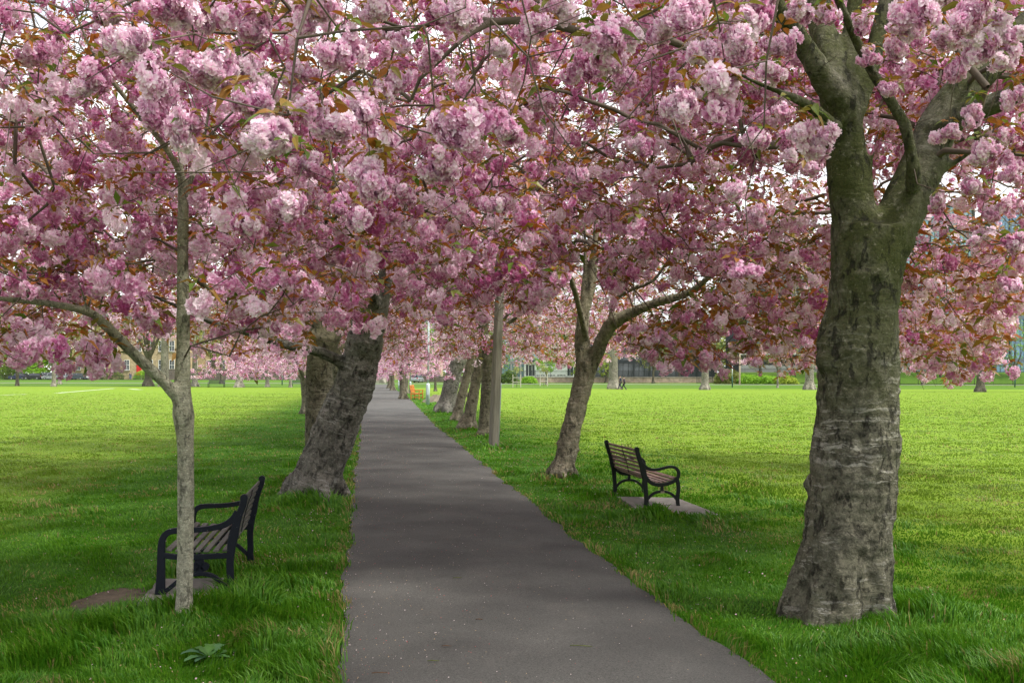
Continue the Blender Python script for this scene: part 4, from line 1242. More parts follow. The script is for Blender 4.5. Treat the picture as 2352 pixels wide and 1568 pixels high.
# keep blades facing roughly the path walker so that they have width from anywhere
B = np.stack([xb, Yb, zb], 1); S_ = np.stack([sx_, sy_, sx_ * 0], 1) * wd[:, None]
M_ = B + np.stack([dx * lean * .35, dy * lean * .35, h * .62], 1); T_ = B + np.stack([dx * lean, dy * lean, h * rng.uniform(.78, 1.0, N)], 1)
V = np.stack([B - S_, B + S_, M_ + S_ * .8, M_ - S_ * .8, T_], 1).reshape(-1, 3)
i = np.arange(N) * 5
gq = np.stack([i, i + 1, i + 2, i + 3], 1); gt = np.stack([i + 3, i + 2, i + 4], 1)
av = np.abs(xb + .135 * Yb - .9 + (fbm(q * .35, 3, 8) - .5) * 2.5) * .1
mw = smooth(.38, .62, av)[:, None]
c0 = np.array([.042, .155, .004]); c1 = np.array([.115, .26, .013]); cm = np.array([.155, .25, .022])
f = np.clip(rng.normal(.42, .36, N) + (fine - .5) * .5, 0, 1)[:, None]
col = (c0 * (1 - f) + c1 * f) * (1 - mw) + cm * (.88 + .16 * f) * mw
blu = (vnoise(q * .9, 70) > .62)[:, None] & (rng.random(N) < .35)[:, None]
col = np.where(blu, col * np.array([1.15, 1.05, 2.6]), col)
col = col * (.72 + .6 * fbm(q * .45, 3, 15))[:, None]
edge = np.minimum(np.abs(xb - path_edges(Yb)[0]), np.abs(xb - path_edges(Yb)[1]))
dryp = np.where(edge < .10, .28, .02) + .25 * (fbm(q * 1.7, 2, 90) > .64)
dr = (rng.random(N) < dryp)[:, None]
col = np.where(dr, np.array([.30, .25, .085]) * (.7 + .5 * f), col)
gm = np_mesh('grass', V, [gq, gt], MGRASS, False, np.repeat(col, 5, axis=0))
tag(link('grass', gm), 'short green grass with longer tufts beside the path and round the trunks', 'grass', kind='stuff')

# fallen petals on the path and its edges
N = 2600
Yp = np.exp(rng.uniform(math.log(5.2), math.log(40), N)); l, r = path_edges(Yp)
u = rng.beta(.55, 1.25, N); xp = l + (r - l) * np.clip(u, -.02, 1.02)
s = rng.uniform(.002, .005, N) * np.interp(Yp, [5, 40], [1, 2.2]); a = rng.uniform(0, 6.28, N)
ca, sa = np.cos(a) * s, np.sin(a) * s
zc = .010 + .018 * (1 - (2 * np.clip(u, 0, 1) - 1) ** 2)
C_ = np.stack([xp, Yp, zc], 1)
d1 = np.stack([ca, sa, s * .15], 1); d2 = np.stack([-sa * .6, ca * .6, s * .4], 1)
V = np.stack([C_ - d1, C_ + d2, C_ + d1, C_ - d2], 1).reshape(-1, 3)
w_ = rng.random(N); pc = np.where((w_ < .3)[:, None], [.75, .62, .62], np.where((w_ < .55)[:, None], [.55, .12, .12], [.5, .36, .22]))
tag(link('fallen_petals', np_mesh('fallen_petals', V, quads(len(V)), MPETAL, False, np.repeat(pc, 4, 0))), 'small fallen petals and bud scales scattered over the dark path', 'petals', kind='stuff')
N = 2600
Yp = np.exp(rng.uniform(math.log(5.0), math.log(30), N)); l, r = path_edges(Yp)
xp = np.where(rng.random(N) < .55, l - .1 - rng.exponential(1.3, N), r + .1 + rng.exponential(1.6, N)); s = rng.uniform(.004, .008, N) * np.interp(Yp, [5, 30], [1, 1.8]); a = rng.uniform(0, 6.28, N)
C_ = np.stack([xp, Yp, H(xp, Yp) + rng.uniform(.015, .045, N)], 1); d1 = np.stack([np.cos(a) * s, np.sin(a) * s, s * .3], 1); d2 = np.stack([-np.sin(a) * s * .6, np.cos(a) * s * .6, s * .5], 1)
V = np.stack([C_ - d1, C_ + d2, C_ + d1, C_ - d2], 1).reshape(-1, 3); w_ = rng.random(N)
pc = np.where((w_ < .5)[:, None], [.62, .42, .50], [.42, .30, .18])
tag(link('fallen_blossom', np_mesh('fallen_blossom', V, quads(len(V)), MPETAL, False, np.repeat(pc, 4, 0))), 'pale petals caught in the grass on both sides of the path', 'petals', kind='stuff')
# fallen sprigs lying on the path
MSPRIG = mat_plain('dry_sprig', (.10, .12, .03), .9, .4, 30)
MSPRIG2 = mat_plain('brown_sprig', (.12, .065, .035), .9, .4, 30)
for (px, py, L_, lab, mt) in [(1335, 1493, .14, 'longest green grass sprig lying across the path near its right side', MSPRIG), (1050, 1334, .07, 'green sprig lying on the path, farthest up', MSPRIG),
                              (1100, 1431, .045, 'tiny dark sprig on the middle of the path', MSPRIG2), (1025, 1493, .06, 'small dark sprig left of the longest green one on the path', MSPRIG2),
                              (995, 1528, .07, 'green sprig on the path close to the bottom edge of the photo', MSPRIG), (872, 1556, .09, 'brown curled leaf sprig on the path near its left edge', MSPRIG2)]:
    p = G(px, py); mb = MB(); z = .028
    mb.tube([(-L_ / 2, 0, 0), (-L_ / 6, .006, .003), (L_ / 6, -.004, .004), (L_ / 2, .004, 0)], [.0015, .003, .003, .001], 5)
    for k in range(9):
        x = -L_ / 2 + L_ * k / 9
        mb.tube([(x, 0, .002), (x + .014, random.uniform(-.012, .012), .006)], [.0018, .0005], 4)
    o = mb.build('sprig', mt, None, (p.x, p.y, z)); o.rotation_euler = (0, 0, random.uniform(-.2, .2))
    tag(o, lab, 'sprig', 'sprigs fallen on the path')

# broad leaved weed at the foot of the young tree
def weed(px, py, n, L0, label, seed):
    rg = np.random.default_rng(seed); p = G(px, py); vs, fs, cs = [], [], []
    for k in range(n):
        a = 2 * math.pi * k / n + rg.uniform(-.6, .6); L_ = L0 * rg.uniform(.5, 1.2); wd = L_ * rg.uniform(.24, .38); el = rg.uniform(.25, 1.2)
        c = np.array([.055, .13, .022]) * rg.uniform(.7, 1.5) + [0, 0, rg.uniform(0, .04)]
        m = 9; b = len(vs)
        for j in range(m + 1):
            t_ = j / m; d = L_ * t_; z = .02 + d * math.sin(el) * (1 - t_ * .75) ; rr = d * math.cos(el * .7)
            w2 = wd * (math.sin(math.pi * min(1, t_ * .95 + .05)) ** .7) * (1 + .3 * math.sin(j * 2.6)) * (0.25 if t_ < .12 else 1)
            x, y = math.cos(a) * rr, math.sin(a) * rr
            for s_, zz in ((-1, .25), (0, 0), (1, .25)):
                vs.append((x - math.sin(a) * s_ * w2 / 2, y + math.cos(a) * s_ * w2 / 2, z + zz * w2 * .5)); cs.append(c * (1.25 if s_ == 0 else 1))
        for j in range(m):
            for s_ in range(2):
                i0 = b + j * 3 + s_; fs.append((i0, i0 + 1, i0 + 4, i0 + 3))
    o = link('weed', np_mesh('weed', vs, np.array(fs), MGRASS, True, np.array(cs)), None, (p.x, p.y, p.z))
    tag(o, label, 'weed')
weed(478, 1515, 9, .20, 'broad leaved dock weed in the long grass at the foot of the young tree', 4)

# ------------------------------------------------------------------ benches
def bench_paint(name, col, chip):
    t = NT(name); c = t.coord(); n = t.noise(c, 38, 5, .75)
    f = t.math('MULTIPLY', t.ramp(n, [(.66, 0.0), (.70, 1.0)]), chip)
    t.bsdf(t.mix(f, col, (.22, .23, .24)), .5, 0, .22, t.bump(t.noise(c, 60, 3), .15, .003)); return t.m
M_IRON_L = bench_paint('blue_black_paint', (.004, .006, .012), .8)
M_IRON_R = bench_paint('green_black_paint', (.003, .006, .004), .15)
def wood(name, a, b, sc=(1, 18, 18)):
    t = NT(name); n = t.noise(t.coord(scale=sc), 3, 5, .65); k = t.noise(t.coord(), 5, 3)
    c = t.mix(t.ramp(n, [(.3, 0.0), (.7, 1.0)]), a, b)
    t.bsdf(t.mix(1.0, c, t.ramp(k, [(.3, .75), (.7, 1.2)]), 'MULTIPLY'), .62, 0, .35, t.bump(n, .35, .004)); return t.m
M_SLAT_L = wood('weathered_grey_slat', (.05, .048, .042), (.12, .115, .10)); M_SLAT_R = wood('brown_slat', (.12, .075, .06), (.22, .14, .115))

def bench(pos, fwd, label, iron, slat, kind, length=1.5, plaque=False):
    """local frame: x forward (sitting direction), y along the bench, z up. origin at near rear foot"""
    root = empty('park_bench', pos, math.atan2(fwd[1], fwd[0]), label, 'bench')
    if kind == 'L': root.scale = (1, 1, .97)
    sy = 1 if kind == 'R' else -1        # direction of the far end in local y
    if kind == 'R':
        back = [(-.115, .79), (-.105, .74), (-.077, .655), (-.040, .545), (-.012, .42), (.0, .30), (.008, .20), (.012, .12), (.0, 0)]
        bw = [.05, .054, .056, .075, .06, .055, .05, .055, .06]
        arm = [(-.045, .60), (.0, .555), (.07, .528), (.15, .523), (.23, .538), (.31, .556), (.38, .552), (.425, .525), (.447, .48), (.442, .43), (.405, .385), (.34, .352), (.26, .332), (.18, .325), (.10, .342), (.04, .385), (.0, .44)]
        aw = [.05, .05, .038, .035, .035, .035, .036, .038, .04, .042, .045, .045, .045, .045, .045, .045, .045]
        leg = [(.425, .40), (.44, .33), (.443, .25), (.432, .16), (.435, .08), (.455, 0)]
        arch = [(.012, .12), (.045, .165), (.09, .205), (.15, .232), (.22, .240), (.29, .232), (.35, .205), (.395, .165), (.43, .12)]
        seatz = lambda s: np.interp(s, [0, .06, .14, .22, .30, .38, .42], [.45, .385, .355, .350, .362, .392, .42])
        ss = [.035, .095, .155, .215, .275, .335, .395]
    else:
        back = [(-.094, .80), (-.085, .74), (-.055, .66), (-.025, .55), (.0, .42), (.012, .28), (.008, .16), (.012, .08), (.0, 0)]
        bw = [.052, .05, .058, .075, .062, .055, .052, .055, .06]
        arm = [(-.045, .69), (-.01, .635), (.05, .59), (.13, .568), (.22, .556), (.33, .552), (.42, .55), (.475, .535), (.51, .49), (.52, .42), (.522, .33), (.524, .2), (.528, .08), (.53, 0)]
        aw = [.05, .05, .045, .042, .042, .042, .045, .05, .055, .058, .06, .066, .075, .08]
        leg = [(.0, .345), (.12, .343), (.3, .338), (.42, .345), (.51, .36)]
        arch = [(.015, .07), (.07, .125), (.13, .18), (.20, .205), (.27, .205), (.34, .19), (.40, .15), (.46, .10), (.51, .06)]
        seatz = lambda s: np.interp(s, [0, .1, .3, .45, .5], [.365, .362, .36, .372, .385])
        ss = [.05, .12, .19, .26, .33, .40, .47]
    for e in (0, 1):
        y0 = sy * e * length; y0, y1 = y0 - .02, y0 + .02
        m = MB(); m.band(catmull([(a, b, 0) for a, b in back], .025)[:, :2], list(np.interp(np.linspace(0, 1, len(catmull([(a, b, 0) for a, b in back], .025))), np.linspace(0, 1, len(bw)), bw)), y0, y1)
        Q = catmull([(a, b, 0) for a, b in arm], .02); m.band(Q[:, :2], list(np.interp(np.linspace(0, 1, len(Q)), np.linspace(0, 1, len(aw)), aw)), y0 + .002, y1 - .002)
        Q = catmull([(a, b, 0) for a, b in leg], .02); m.band(Q[:, :2], .042 if kind == 'L' else .045, y0 + .001, y1 - .001)
        Q = catmull([(a, b, 0) for a, b in arch], .02); m.band(Q[:, :2], .034, y0 + .004, y1 - .004)
        if kind == 'R': m.band([(.22, .35), (.222, .30), (.22, .23)], [.05, .036, .05], y0 + .005, y1 - .005)
        else:
            for (cx_, cz_, r_) in ((.24, .30, .036), (.20, .262, .034), (.27, .262, .034), (.235, .235, .03)):
                m.tube([(cx_, y0 + .006, cz_), (cx_, y1 - .006, cz_)], r_, 14, sm=False)
        x0, z0 = back[0]
        m.tube([(x0, y0 - .004, z0), (x0, y1 + .004, z0)], .029, 16, sm=False)
        m.build('end_frame', iron, root)
    yc = sy * length / 2
    sl_len = length - .03
    for s in ss:
        ang = math.atan2(float(seatz(s + .02) - seatz(s - .02)), .04)
        R_ = Matrix.Rotation(-ang, 3, 'Y')
        MB().box((s, yc, float(seatz(s)) + (.018 if kind == 'L' else .004)), (.045, sl_len, .018), R_, .003).build('seat_slat', slat, root)
    zs = np.linspace(.44, .765, 7)
    for z in zs:
        xb_ = float(np.interp(z, [p[1] for p in back][::-1], [p[0] for p in back][::-1])) + .034
        z2 = z + .01
        xb2 = float(np.interp(z2, [p[1] for p in back][::-1], [p[0] for p in back][::-1])) + .034
        ang = math.atan2(xb2 - xb_, .01)
        MB().box((xb_ - .012, yc, z), (.016, sl_len, .034), Matrix.Rotation(ang, 3, 'Y'), .003).build('back_slat', slat, root)
    m = MB(); pts = []
    for z in np.linspace(.42, .78, 10):
        pts.append((float(np.interp(z, [p[1] for p in back][::-1], [p[0] for p in back][::-1])) + .008, z))
    m.band(pts, .006, yc - .012, yc + .012, .001)
    Q = [(s, float(seatz(s)) - .012 + (.014 if kind == 'L' else 0)) for s in np.linspace(.02, .42, 8)]
    m.band(Q, .006, yc - .012, yc + .012, .001)
    m.build('centre_strap', iron, root)
    if plaque: 
        o = MB().box((.222, -.0235, .232), (.052, .004, .026), None, .001).build('plaque', mat_plain('brass_plaque', (.16, .14, .09), .4, .2, 8, .3), root)
        o['label'] = 'small dull metal plaque on the arch between the near legs'
    return root
bench((1.72, 13.2, h1(1.72, 13.2) - .01), (.985, .17), 'black iron bench with brown slats on a paving slab, facing the bright pitch', M_IRON_R, M_SLAT_R, 'R', 1.5, True)
bench((-2.16, 7.89, h1(-2.16, 7.89) - .01), (-.989, -.15), 'worn black iron bench with grey slats behind the slim young tree', M_IRON_L, M_SLAT_L, 'L', 1.5)

t = NT('worn_concrete'); c = t.coord(); n = t.noise(c, 5, 6, .7); n2 = t.noise(c, 90, 3)
t.bsdf(t.mix(t.ramp(n, [(.3, 0.0), (.7, 1.0)]), (.12, .112, .10), (.195, .18, .162)), .9, 0, .2, t.bump(n2, .3, .004)); MSLAB = t.m
for (poly, lab) in ((SLAB_L, 'cracked concrete slab under the front legs of the left bench'), (SLAB_R, 'pale paving slab under the bench on the right')):
    cx_ = sum(p[0] for p in poly) / 4; cy_ = sum(p[1] for p in poly) / 4
    n_ = 9; vs = []; fs = []
    P4 = [np.array(p) for p in poly]
    zmax = max(h1(*p) for p in poly)
    for zz in (zmax + .012, zmax - .12):
        for a in range(n_):
            for b in range(n_):
                u, v_ = a / (n_ - 1), b / (n_ - 1)
                p = (P4[0] * (1 - u) + P4[3] * u) * (1 - v_) + (P4[1] * (1 - u) + P4[2] * u) * v_
                if a in (0, n_ - 1) or b in (0, n_ - 1): p = p + np.array([random.uniform(-.012, .012), random.uniform(-.012, .012)])
                vs.append((p[0] - cx_, p[1] - cy_, zz))
    K = n_ * n_
    for a in range(n_ - 1):
        for b in range(n_ - 1):
            i0 = a * n_ + b; fs.append((i0, i0 + n_, i0 + n_ + 1, i0 + 1))
            fs.append((K + i0, K + i0 + 1, K + i0 + n_ + 1, K + i0 + n_))
    rim = [a * n_ for a in range(n_)] + [(n_ - 1) * n_ + b for b in range(1, n_)] + [a * n_ + n_ - 1 for a in range(n_ - 2, -1, -1)] + [b for b in range(n_ - 2, 0, -1)]
    for k in range(len(rim)):
        a, b = rim[k], rim[(k + 1) % len(rim)]
        fs.append((a, b, b + K, a + K))
    o = link('paving_slab', np_mesh('paving_slab', vs, np.array(fs), MSLAB), None, (cx_, cy_, 0)); tag(o, lab, 'slab')

# heap of dead moss and cuttings beside the right bench
t = NT('dead_moss'); c = t.coord(); n = t.noise(c, 14, 6, .8)
t.bsdf(t.mix(t.ramp(n, [(.3, 0.0), (.68, 1.0)]), (.07, .05, .025), (.22, .17, .06)), .95, 0, .1, t.bump(t.noise(c, 60, 5, .8), 1.0, .03)); MMOSS = t.m
o = patch('moss_heap', 1.75, 12.5, .30, .20, .005, MMOSS, 12, 0, .10); tag(o, 'low brown and yellow heap of moss in front of the right bench', 'heap')
p = G(972, 924); o = patch('earth_heap', p.x + .9, p.y + 1, .95, .8, .0, mat_plain('grey_earth', (.13, .11, .08), .95, .4, 3, bump=.8, bscale=15), 13, 0, .42); tag(o, 'grey earth heap between the orange bench and the grey lamp post', 'heap')

# orange bench farther up the path
M_OR = wood('orange_wood', (.42, .14, .025), (.55, .21, .045))
p = G(944, 917); root = empty('wooden_bench', (p.x, p.y, p.z), math.radians(-6), 'bright orange wooden bench beside the path, facing the pitch', 'bench')
for yy in (0, 1.4):
    MB().box((0, yy, .30), (.07, .06, .60), None, .006).box((-.05, yy, .83), (.055, .058, .52), Matrix.Rotation(-.2, 3, 'Y'), .006).build('rear_leg', M_OR, root)
    MB().box((.62, yy, .33), (.07, .06, .66), None, .006).build('front_leg', M_OR, root)
    MB().box((.30, yy, .69), (.76, .075, .05), None, .008).build('armrest', M_OR, root)
    MB().box((.31, yy, .40), (.55, .045, .08), None, .004).box((.31, yy, .16), (.55, .035, .05), None, .004).build('rail', M_OR, root)
for k in range(5): MB().box((.09 + .115 * k, .7, .46), (.095, 1.46, .025), None, .004).build('seat_slat', M_OR, root)
m = MB(); m.box((-.085, .7, 1.03), (.04, 1.34, .09), Matrix.Rotation(-.2, 3, 'Y'), .004).box((-.015, .7, .56), (.04, 1.34, .07), None, .004); m.build('back_rail', M_OR, root)
for k in range(11): MB().box((-.052, .12 + k * .116, .79), (.022, .055, .42), Matrix.Rotation(-.2, 3, 'Y'), .003).build('back_slat', M_OR, root)
# leaning board behind the grey lamp post
p = G(1002, 930); o = MB().box((0, 0, .30), (.10, .9, .035), None, .004).build('board', M_OR, None, (p.x, p.y + 3, p.z)); o.rotation_euler = (.2, .9, .1)
tag(o, 'orange board lying on the earth heap behind the lamp post', 'board')

# ------------------------------------------------------------------ lamp posts
M_GALV = mat_plain('galvanised_steel', (.42, .48, .49), .5, .12, 3, .1)
M_DARKM = mat_plain('dark_metal', (.03, .035, .035), .5, .2, 5)
def steel_lamp(px, py, label, hgt=6.4, lean=.012):
    p = G(px, py); root = empty('street_lamp', p, 0, label, 'lamp post', 'grey steel lamp posts beside the path')
    root.rotation_euler = (0, lean, 0)
    MB().lathe([(.115, -.1), (.115, 1.12), (.105, 1.16), (.062, 1.22)], 14).build('base_column', M_GALV, root)
    MB().lathe([(.060, 1.215), (.052, 3.5), (.042, hgt)], 12).build('pole', M_GALV, root)
    MB().box((0, -.118, .72), (.09, .01, .34), None, .002).build('access_door', M_GALV, root)
    MB().tube([(0, 0, hgt - .03), (.0, -.12, hgt + .10), (.0, -.38, hgt + .16)], .028, 8).build('bracket', M_GALV, root)
    MB().box((0, -.62, hgt + .17), (.2, .52, .10), None, .03).build('lamp_head', M_DARKM, root)
    return root
steel_lamp(982.5, 932.5, 'nearest grey steel lamp post, between the orange bench and the knobbly trunk')
steel_lamp(942, 903, 'middle grey steel lamp post, standing behind the orange bench')
steel_lamp(916, 894, 'farthest grey steel lamp post, beside the thick dark trunk', 5.6)
t = NT('weathered_post'); n = t.noise(t.coord(scale=(8, 8, .5)), 6, 6, .7)
t.bsdf(t.mix(t.ramp(n, [(.3, 0.0), (.7, 1.0)]), (.13, .12, .095), (.27, .25, .205)), .85, 0, .2, t.bump(n, .6, .01)); MPOST = t.m
p = G(1133.5, 1031); root = empty('wooden_lamp_post', p, 0, 'square weathered wooden lamp post with a thin steel conduit on its side', 'lamp post')
root.rotation_euler = (0, .045, .5)
m = MB(); w0, w1, h_ = .098, .075, 6.0
pr = []
for (ww, zz) in ((w0, -.15), (w0, .6), (w1, h_)):
    b = ww * .72
    pr.append([(ww, b, zz), (b, ww, zz), (-b, ww, zz), (-ww, b, zz), (-ww, -b, zz), (-b, -ww, zz), (b, -ww, zz), (ww, -b, zz)])
vs = [q for r_ in pr for q in r_]; fs = [tuple(range(8))[::-1], tuple(range(16, 24))]
for a in range(2):
    for k in range(8): fs.append((a * 8 + k, a * 8 + (k + 1) % 8, a * 8 + 8 + (k + 1) % 8, a * 8 + 8 + k))
m._add(vs, fs); m.build('post', MPOST, root)
MB().tube([(.094, -.07, -.05), (.094, -.07, 1.45), (.09, -.067, 1.5)], .017, 8).build('conduit', M_GALV, root)
MB().tube([(0, 0, h_ - .1), (.05, -.3, h_ + .2), (.1, -.8, h_ + .3)], .025, 8).build('bracket', M_GALV, root)
MB().box((.12, -1.0, h_ + .3), (.2, .5, .1), None, .03).build('lamp_head', M_DARKM, root)
# ------------------------------------------------------------------ background trees and shrubs
def green(a, b):
    a, b = np.array(a), np.array(b)
    def f(w): w = np.clip(w, 0, 1)[:, None]; return a + (b - a) * w
    return f
G_YEL = green((.14, .22, .012), (.34, .42, .04)); G_WIL = green((.17, .19, .03), (.34, .36, .09)); G_OLV = green((.09, .10, .02), (.22, .25, .05)); G_DRK = green((.03, .07, .008), (.10, .17, .02)); G_FRESH = green((.10, .24, .012), (.25, .45, .03))
MFOL = mat_leaf('tree_leaf', .35, .55)
BK_FAR = mat_bark('grey_park_tree_bark', (.24, .22, .18), (.36, .34, .29), .22, band=.2, scale=.5)
BK_FAR2 = mat_bark('dark_park_tree_bark', (.12, .105, .08), (.2, .19, .16), .3, band=.2, scale=.5)
BK_BIRCH = mat_bark('birch_bark', (.42, .38, .30), (.6, .57, .5), .1, band=.8, scale=1)
def far_tree(px, py, wpx, hgt, R, z0, colf, nt_, dens, label, bark=BK_FAR, seed=1, leaf=1.0, name='park_tree', cat='tree', group='tall trees beyond the pitch', Y=None, flare=1.3, nodes=2.0, twig=.03):
    rng = np.random.default_rng(seed)
    if Y is None: p = G(px, py)
    else: x = (px - CX) * Y / F; p = Vector((x, Y, h1(x, Y)))
    r = wpx * .5 * p.y / F
    S = Skel(); th = max(z0 * .9, hgt * .22)
    lx = rng.uniform(-.03, .03)
    S.limb(np.array([(0, 0, -.3, r * flare), (0, 0, .5, r * 1.1), (lx * th * .5, 0, th * .5, r * .95), (lx * th, 0, th, r * .85)]), step=.4)
    for k in range(5):
        a = 2 * math.pi * k / 5 + rng.uniform(-.4, .4); d = np.array([math.cos(a), math.sin(a), 0]); p0 = np.array([lx * th, 0, th - .2])
        S.limb(np.array([(*p0, r * .6), (*(p0 + d * R * .25 + [0, 0, (hgt - th) * .3]), r * .4), (*(p0 + d * R * .5 + [0, 0, (hgt - th) * .62]), r * .18)]), S.nearest(p0), step=.5)
    S.limb(np.array([(lx * th, 0, th, r * .7), (0, 0, th + (hgt - th) * .5, r * .35), (0, 0, hgt * .93, r * .08)]), S.nearest((lx * th, 0, th)), step=.5)
    Ls = list(S.limbs)
    n = nt_; v = rng.normal(0, 1, (n, 3)); v /= np.linalg.norm(v, axis=1)[:, None]; u = rng.uniform(.25, 1, n) ** .5
    P = v * u[:, None] * np.array([R, R, (hgt - z0) / 2]) + np.array([0, 0, (hgt + z0) / 2])
    P = P[fbm(P * (2.2 / R) + seed, 2, seed) > .40]
    S.grow(P, rng, step=max(.35, R * .08), alpha=.25, zmin=th * .8, jit=.4)
    S.radii(twig * .6, .42, r * .4)
    tv, tf = S.mesh_arrays(False, twig)
    A = np.array(S.P); pos = []
    for (_, ids) in S.chains:
        pos += [A[i_] for i_ in ids]
    pos = np.array(pos)
    idx = rng.integers(0, len(pos), int(len(pos) * dens)); pos = pos[idx] + rng.normal(0, R * .05, (len(idx), 3))
    lv, lc = stamp(WHORL[3], pos, rng.uniform(.7, 1.3, len(pos)) * leaf * 3.2, rng, 1.2, rng.normal(0, .3, len(pos)) * 0 + (fbm(pos * .5, 2, 3) - .5) * 1.0, colf)
    root = empty(name, p, 0, label, cat, group)
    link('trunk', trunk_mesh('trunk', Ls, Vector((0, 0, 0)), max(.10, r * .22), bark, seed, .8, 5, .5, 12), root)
    link('branches', np_mesh('branches', tv, tf, MTWIG, True), root)
    link('foliage', np_mesh('foliage', lv, quads(len(lv)), MFOL, False, lc), root)
    return root
far_tree(40, 886, 8, 15, 5, 3.5, G_FRESH, 260, 1.6, 'dark slim trunk farthest left, in front of the parked cars', BK_FAR2, 2)
far_tree(124, 887.5, 10, 17, 5, 5, G_OLV, 240, .8, 'pale tree trunk in front of the silver parked cars', BK_FAR, 3)
far_tree(137, 882, 8, 17, 5, 6, G_OLV, 200, .8, 'tree trunk half hidden behind the pale trunk by the silver cars', BK_FAR, 4)
far_tree(340, 886.5, 17, 16, 6, 5, G_OLV, 300, .5, 'stout dark tree trunk with burrs and bare twigs left of the tall pale one', BK_FAR2, 5)
far_tree(378, 887.5, 19, 21, 6, 8, G_WIL, 300, 1.0, 'tallest pale grey trunk just left of the young cherry trunk', BK_FAR, 6)
far_tree(447, 887.5, 13, 17, 6, 6, G_WIL, 340, 1.2, 'pale trunk just right of the young cherry trunk, before the stone wall', BK_FAR, 7)
far_tree(509, 881, 8, 17, 6, 6, G_WIL, 340, 1.5, 'dark trunk close against the stone wall behind the green bench', BK_FAR2, 8)
far_tree(549, 889.5, 16, 18, 5, 6, G_OLV, 260, .8, 'pale flared trunk right of the bench by the stone wall', BK_FAR, 9)
far_tree(614, 888.5, 9, 14, 4.5, 4.5, G_OLV, 240, .8, 'narrow pale trunk, middle of the three before the right half of the stone wall', BK_FAR, 10)
far_tree(667, 889.5, 7, 12, 4, 4, G_OLV, 220, .8, 'thinnest pale trunk, left of the dark bench half hidden by the cherry trunk', BK_FAR, 11)
far_tree(876, 879.5, 22, 18, 6, 6, G_OLV, 280, .6, 'massive pale trunk straight beyond the end of the path', BK_FAR, 12)
far_tree(1408, 893, 22, 20, 7, 7, G_OLV, 300, .5, 'broad pale trunk beside the two walkers', BK_FAR, 13)
far_tree(1619, 895, 17, 19, 6, 7, G_OLV, 280, .5, 'grey trunk between the two walkers and the hedge', BK_FAR, 14)
far_tree(1859, 895, 20, 20, 6, 7, G_OLV, 300, .5, 'ribbed pale trunk seen just left of the biggest cherry trunk', BK_FAR, 15)
far_tree(1786, 890, 5, 8, 2.6, 2.8, G_OLV, 150, .5, 'thin young tree in front of the iron railings', BK_FAR, 16)
far_tree(2252, 900, 18, 21, 6.2, 5.0, G_WIL, 900, .55, 'tall twiggy tree with sparse yellow green buds before the glass building', BK_FAR2, 17, leaf=.5, twig=.022)
far_tree(2420, 900, 16, 19, 6.0, 4.0, G_FRESH, 700, .9, 'twiggy tree with fresh green leaves at the right edge of the view', BK_FAR2, 18, leaf=.6, twig=.022)
far_tree(1255, 883, 5, 6.3, 2.3, 2.0, G_FRESH, 160, 3.0, 'small fresh green tree in a stake guard before the white pavilion', BK_FAR, 19, leaf=.7)
far_tree(1335, 872, 8, 7.5, 2.6, .8, G_YEL, 200, 3.5, 'yellow green weeping tree left of the broad pale trunk', BK_FAR2, 20, leaf=.7, Y=196)
far_tree(1392, 872, 6, 6.5, 2.2, .8, G_YEL, 160, 3.5, 'yellow green weeping tree directly behind the broad pale trunk', BK_FAR2, 21, leaf=.7, Y=197)
far_tree(1000, 872, 7, 8.5, 2.6, 3, G_FRESH, 200, 3.0, 'fresh green leafy tree showing between the grey lamp post and the knobbly trunk', BK_FAR2, 22, leaf=.8, Y=120)
far_tree(20, 860, 12, 18, 8, 1.5, G_YEL, 420, 3.0, 'big yellow green tree behind the blue parked car', BK_FAR2, 23, leaf=1.4, Y=262)
far_tree(90, 860, 10, 12, 6, 1.2, G_FRESH, 320, 3.0, 'green bushy tree behind the black parked estate', BK_FAR2, 24, leaf=1.3, Y=256)
far_tree(200, 860, 10, 17, 7, 4, G_WIL, 320, 2.2, 'pale green tree before the left end of the stone terrace', BK_FAR2, 25, leaf=1.2, Y=254)
far_tree(490, 860, 12, 19, 8, 5, G_WIL, 420, 3.0, 'pale willowy tree rising behind the stone wall', BK_FAR2, 26, leaf=1.3, Y=250)
far_tree(610, 860, 12, 17, 8, 4, G_YEL, 400, 2.6, 'yellow green tree behind the right half of the stone wall', BK_FAR2, 27, leaf=1.3, Y=262)
far_tree(1560, 860, 7, 13, 5.5, 2.5, G_OLV, 420, 1.2, 'brownish twiggy tree behind the railings right of the low wall', BK_FAR2, 28, leaf=.8, Y=205)
far_tree(2120, 860, 7, 14, 5, 2.0, G_OLV, 420, .9, 'dark twiggy tree against the lower floors of the glass building', BK_FAR2, 29, leaf=.8, Y=176)

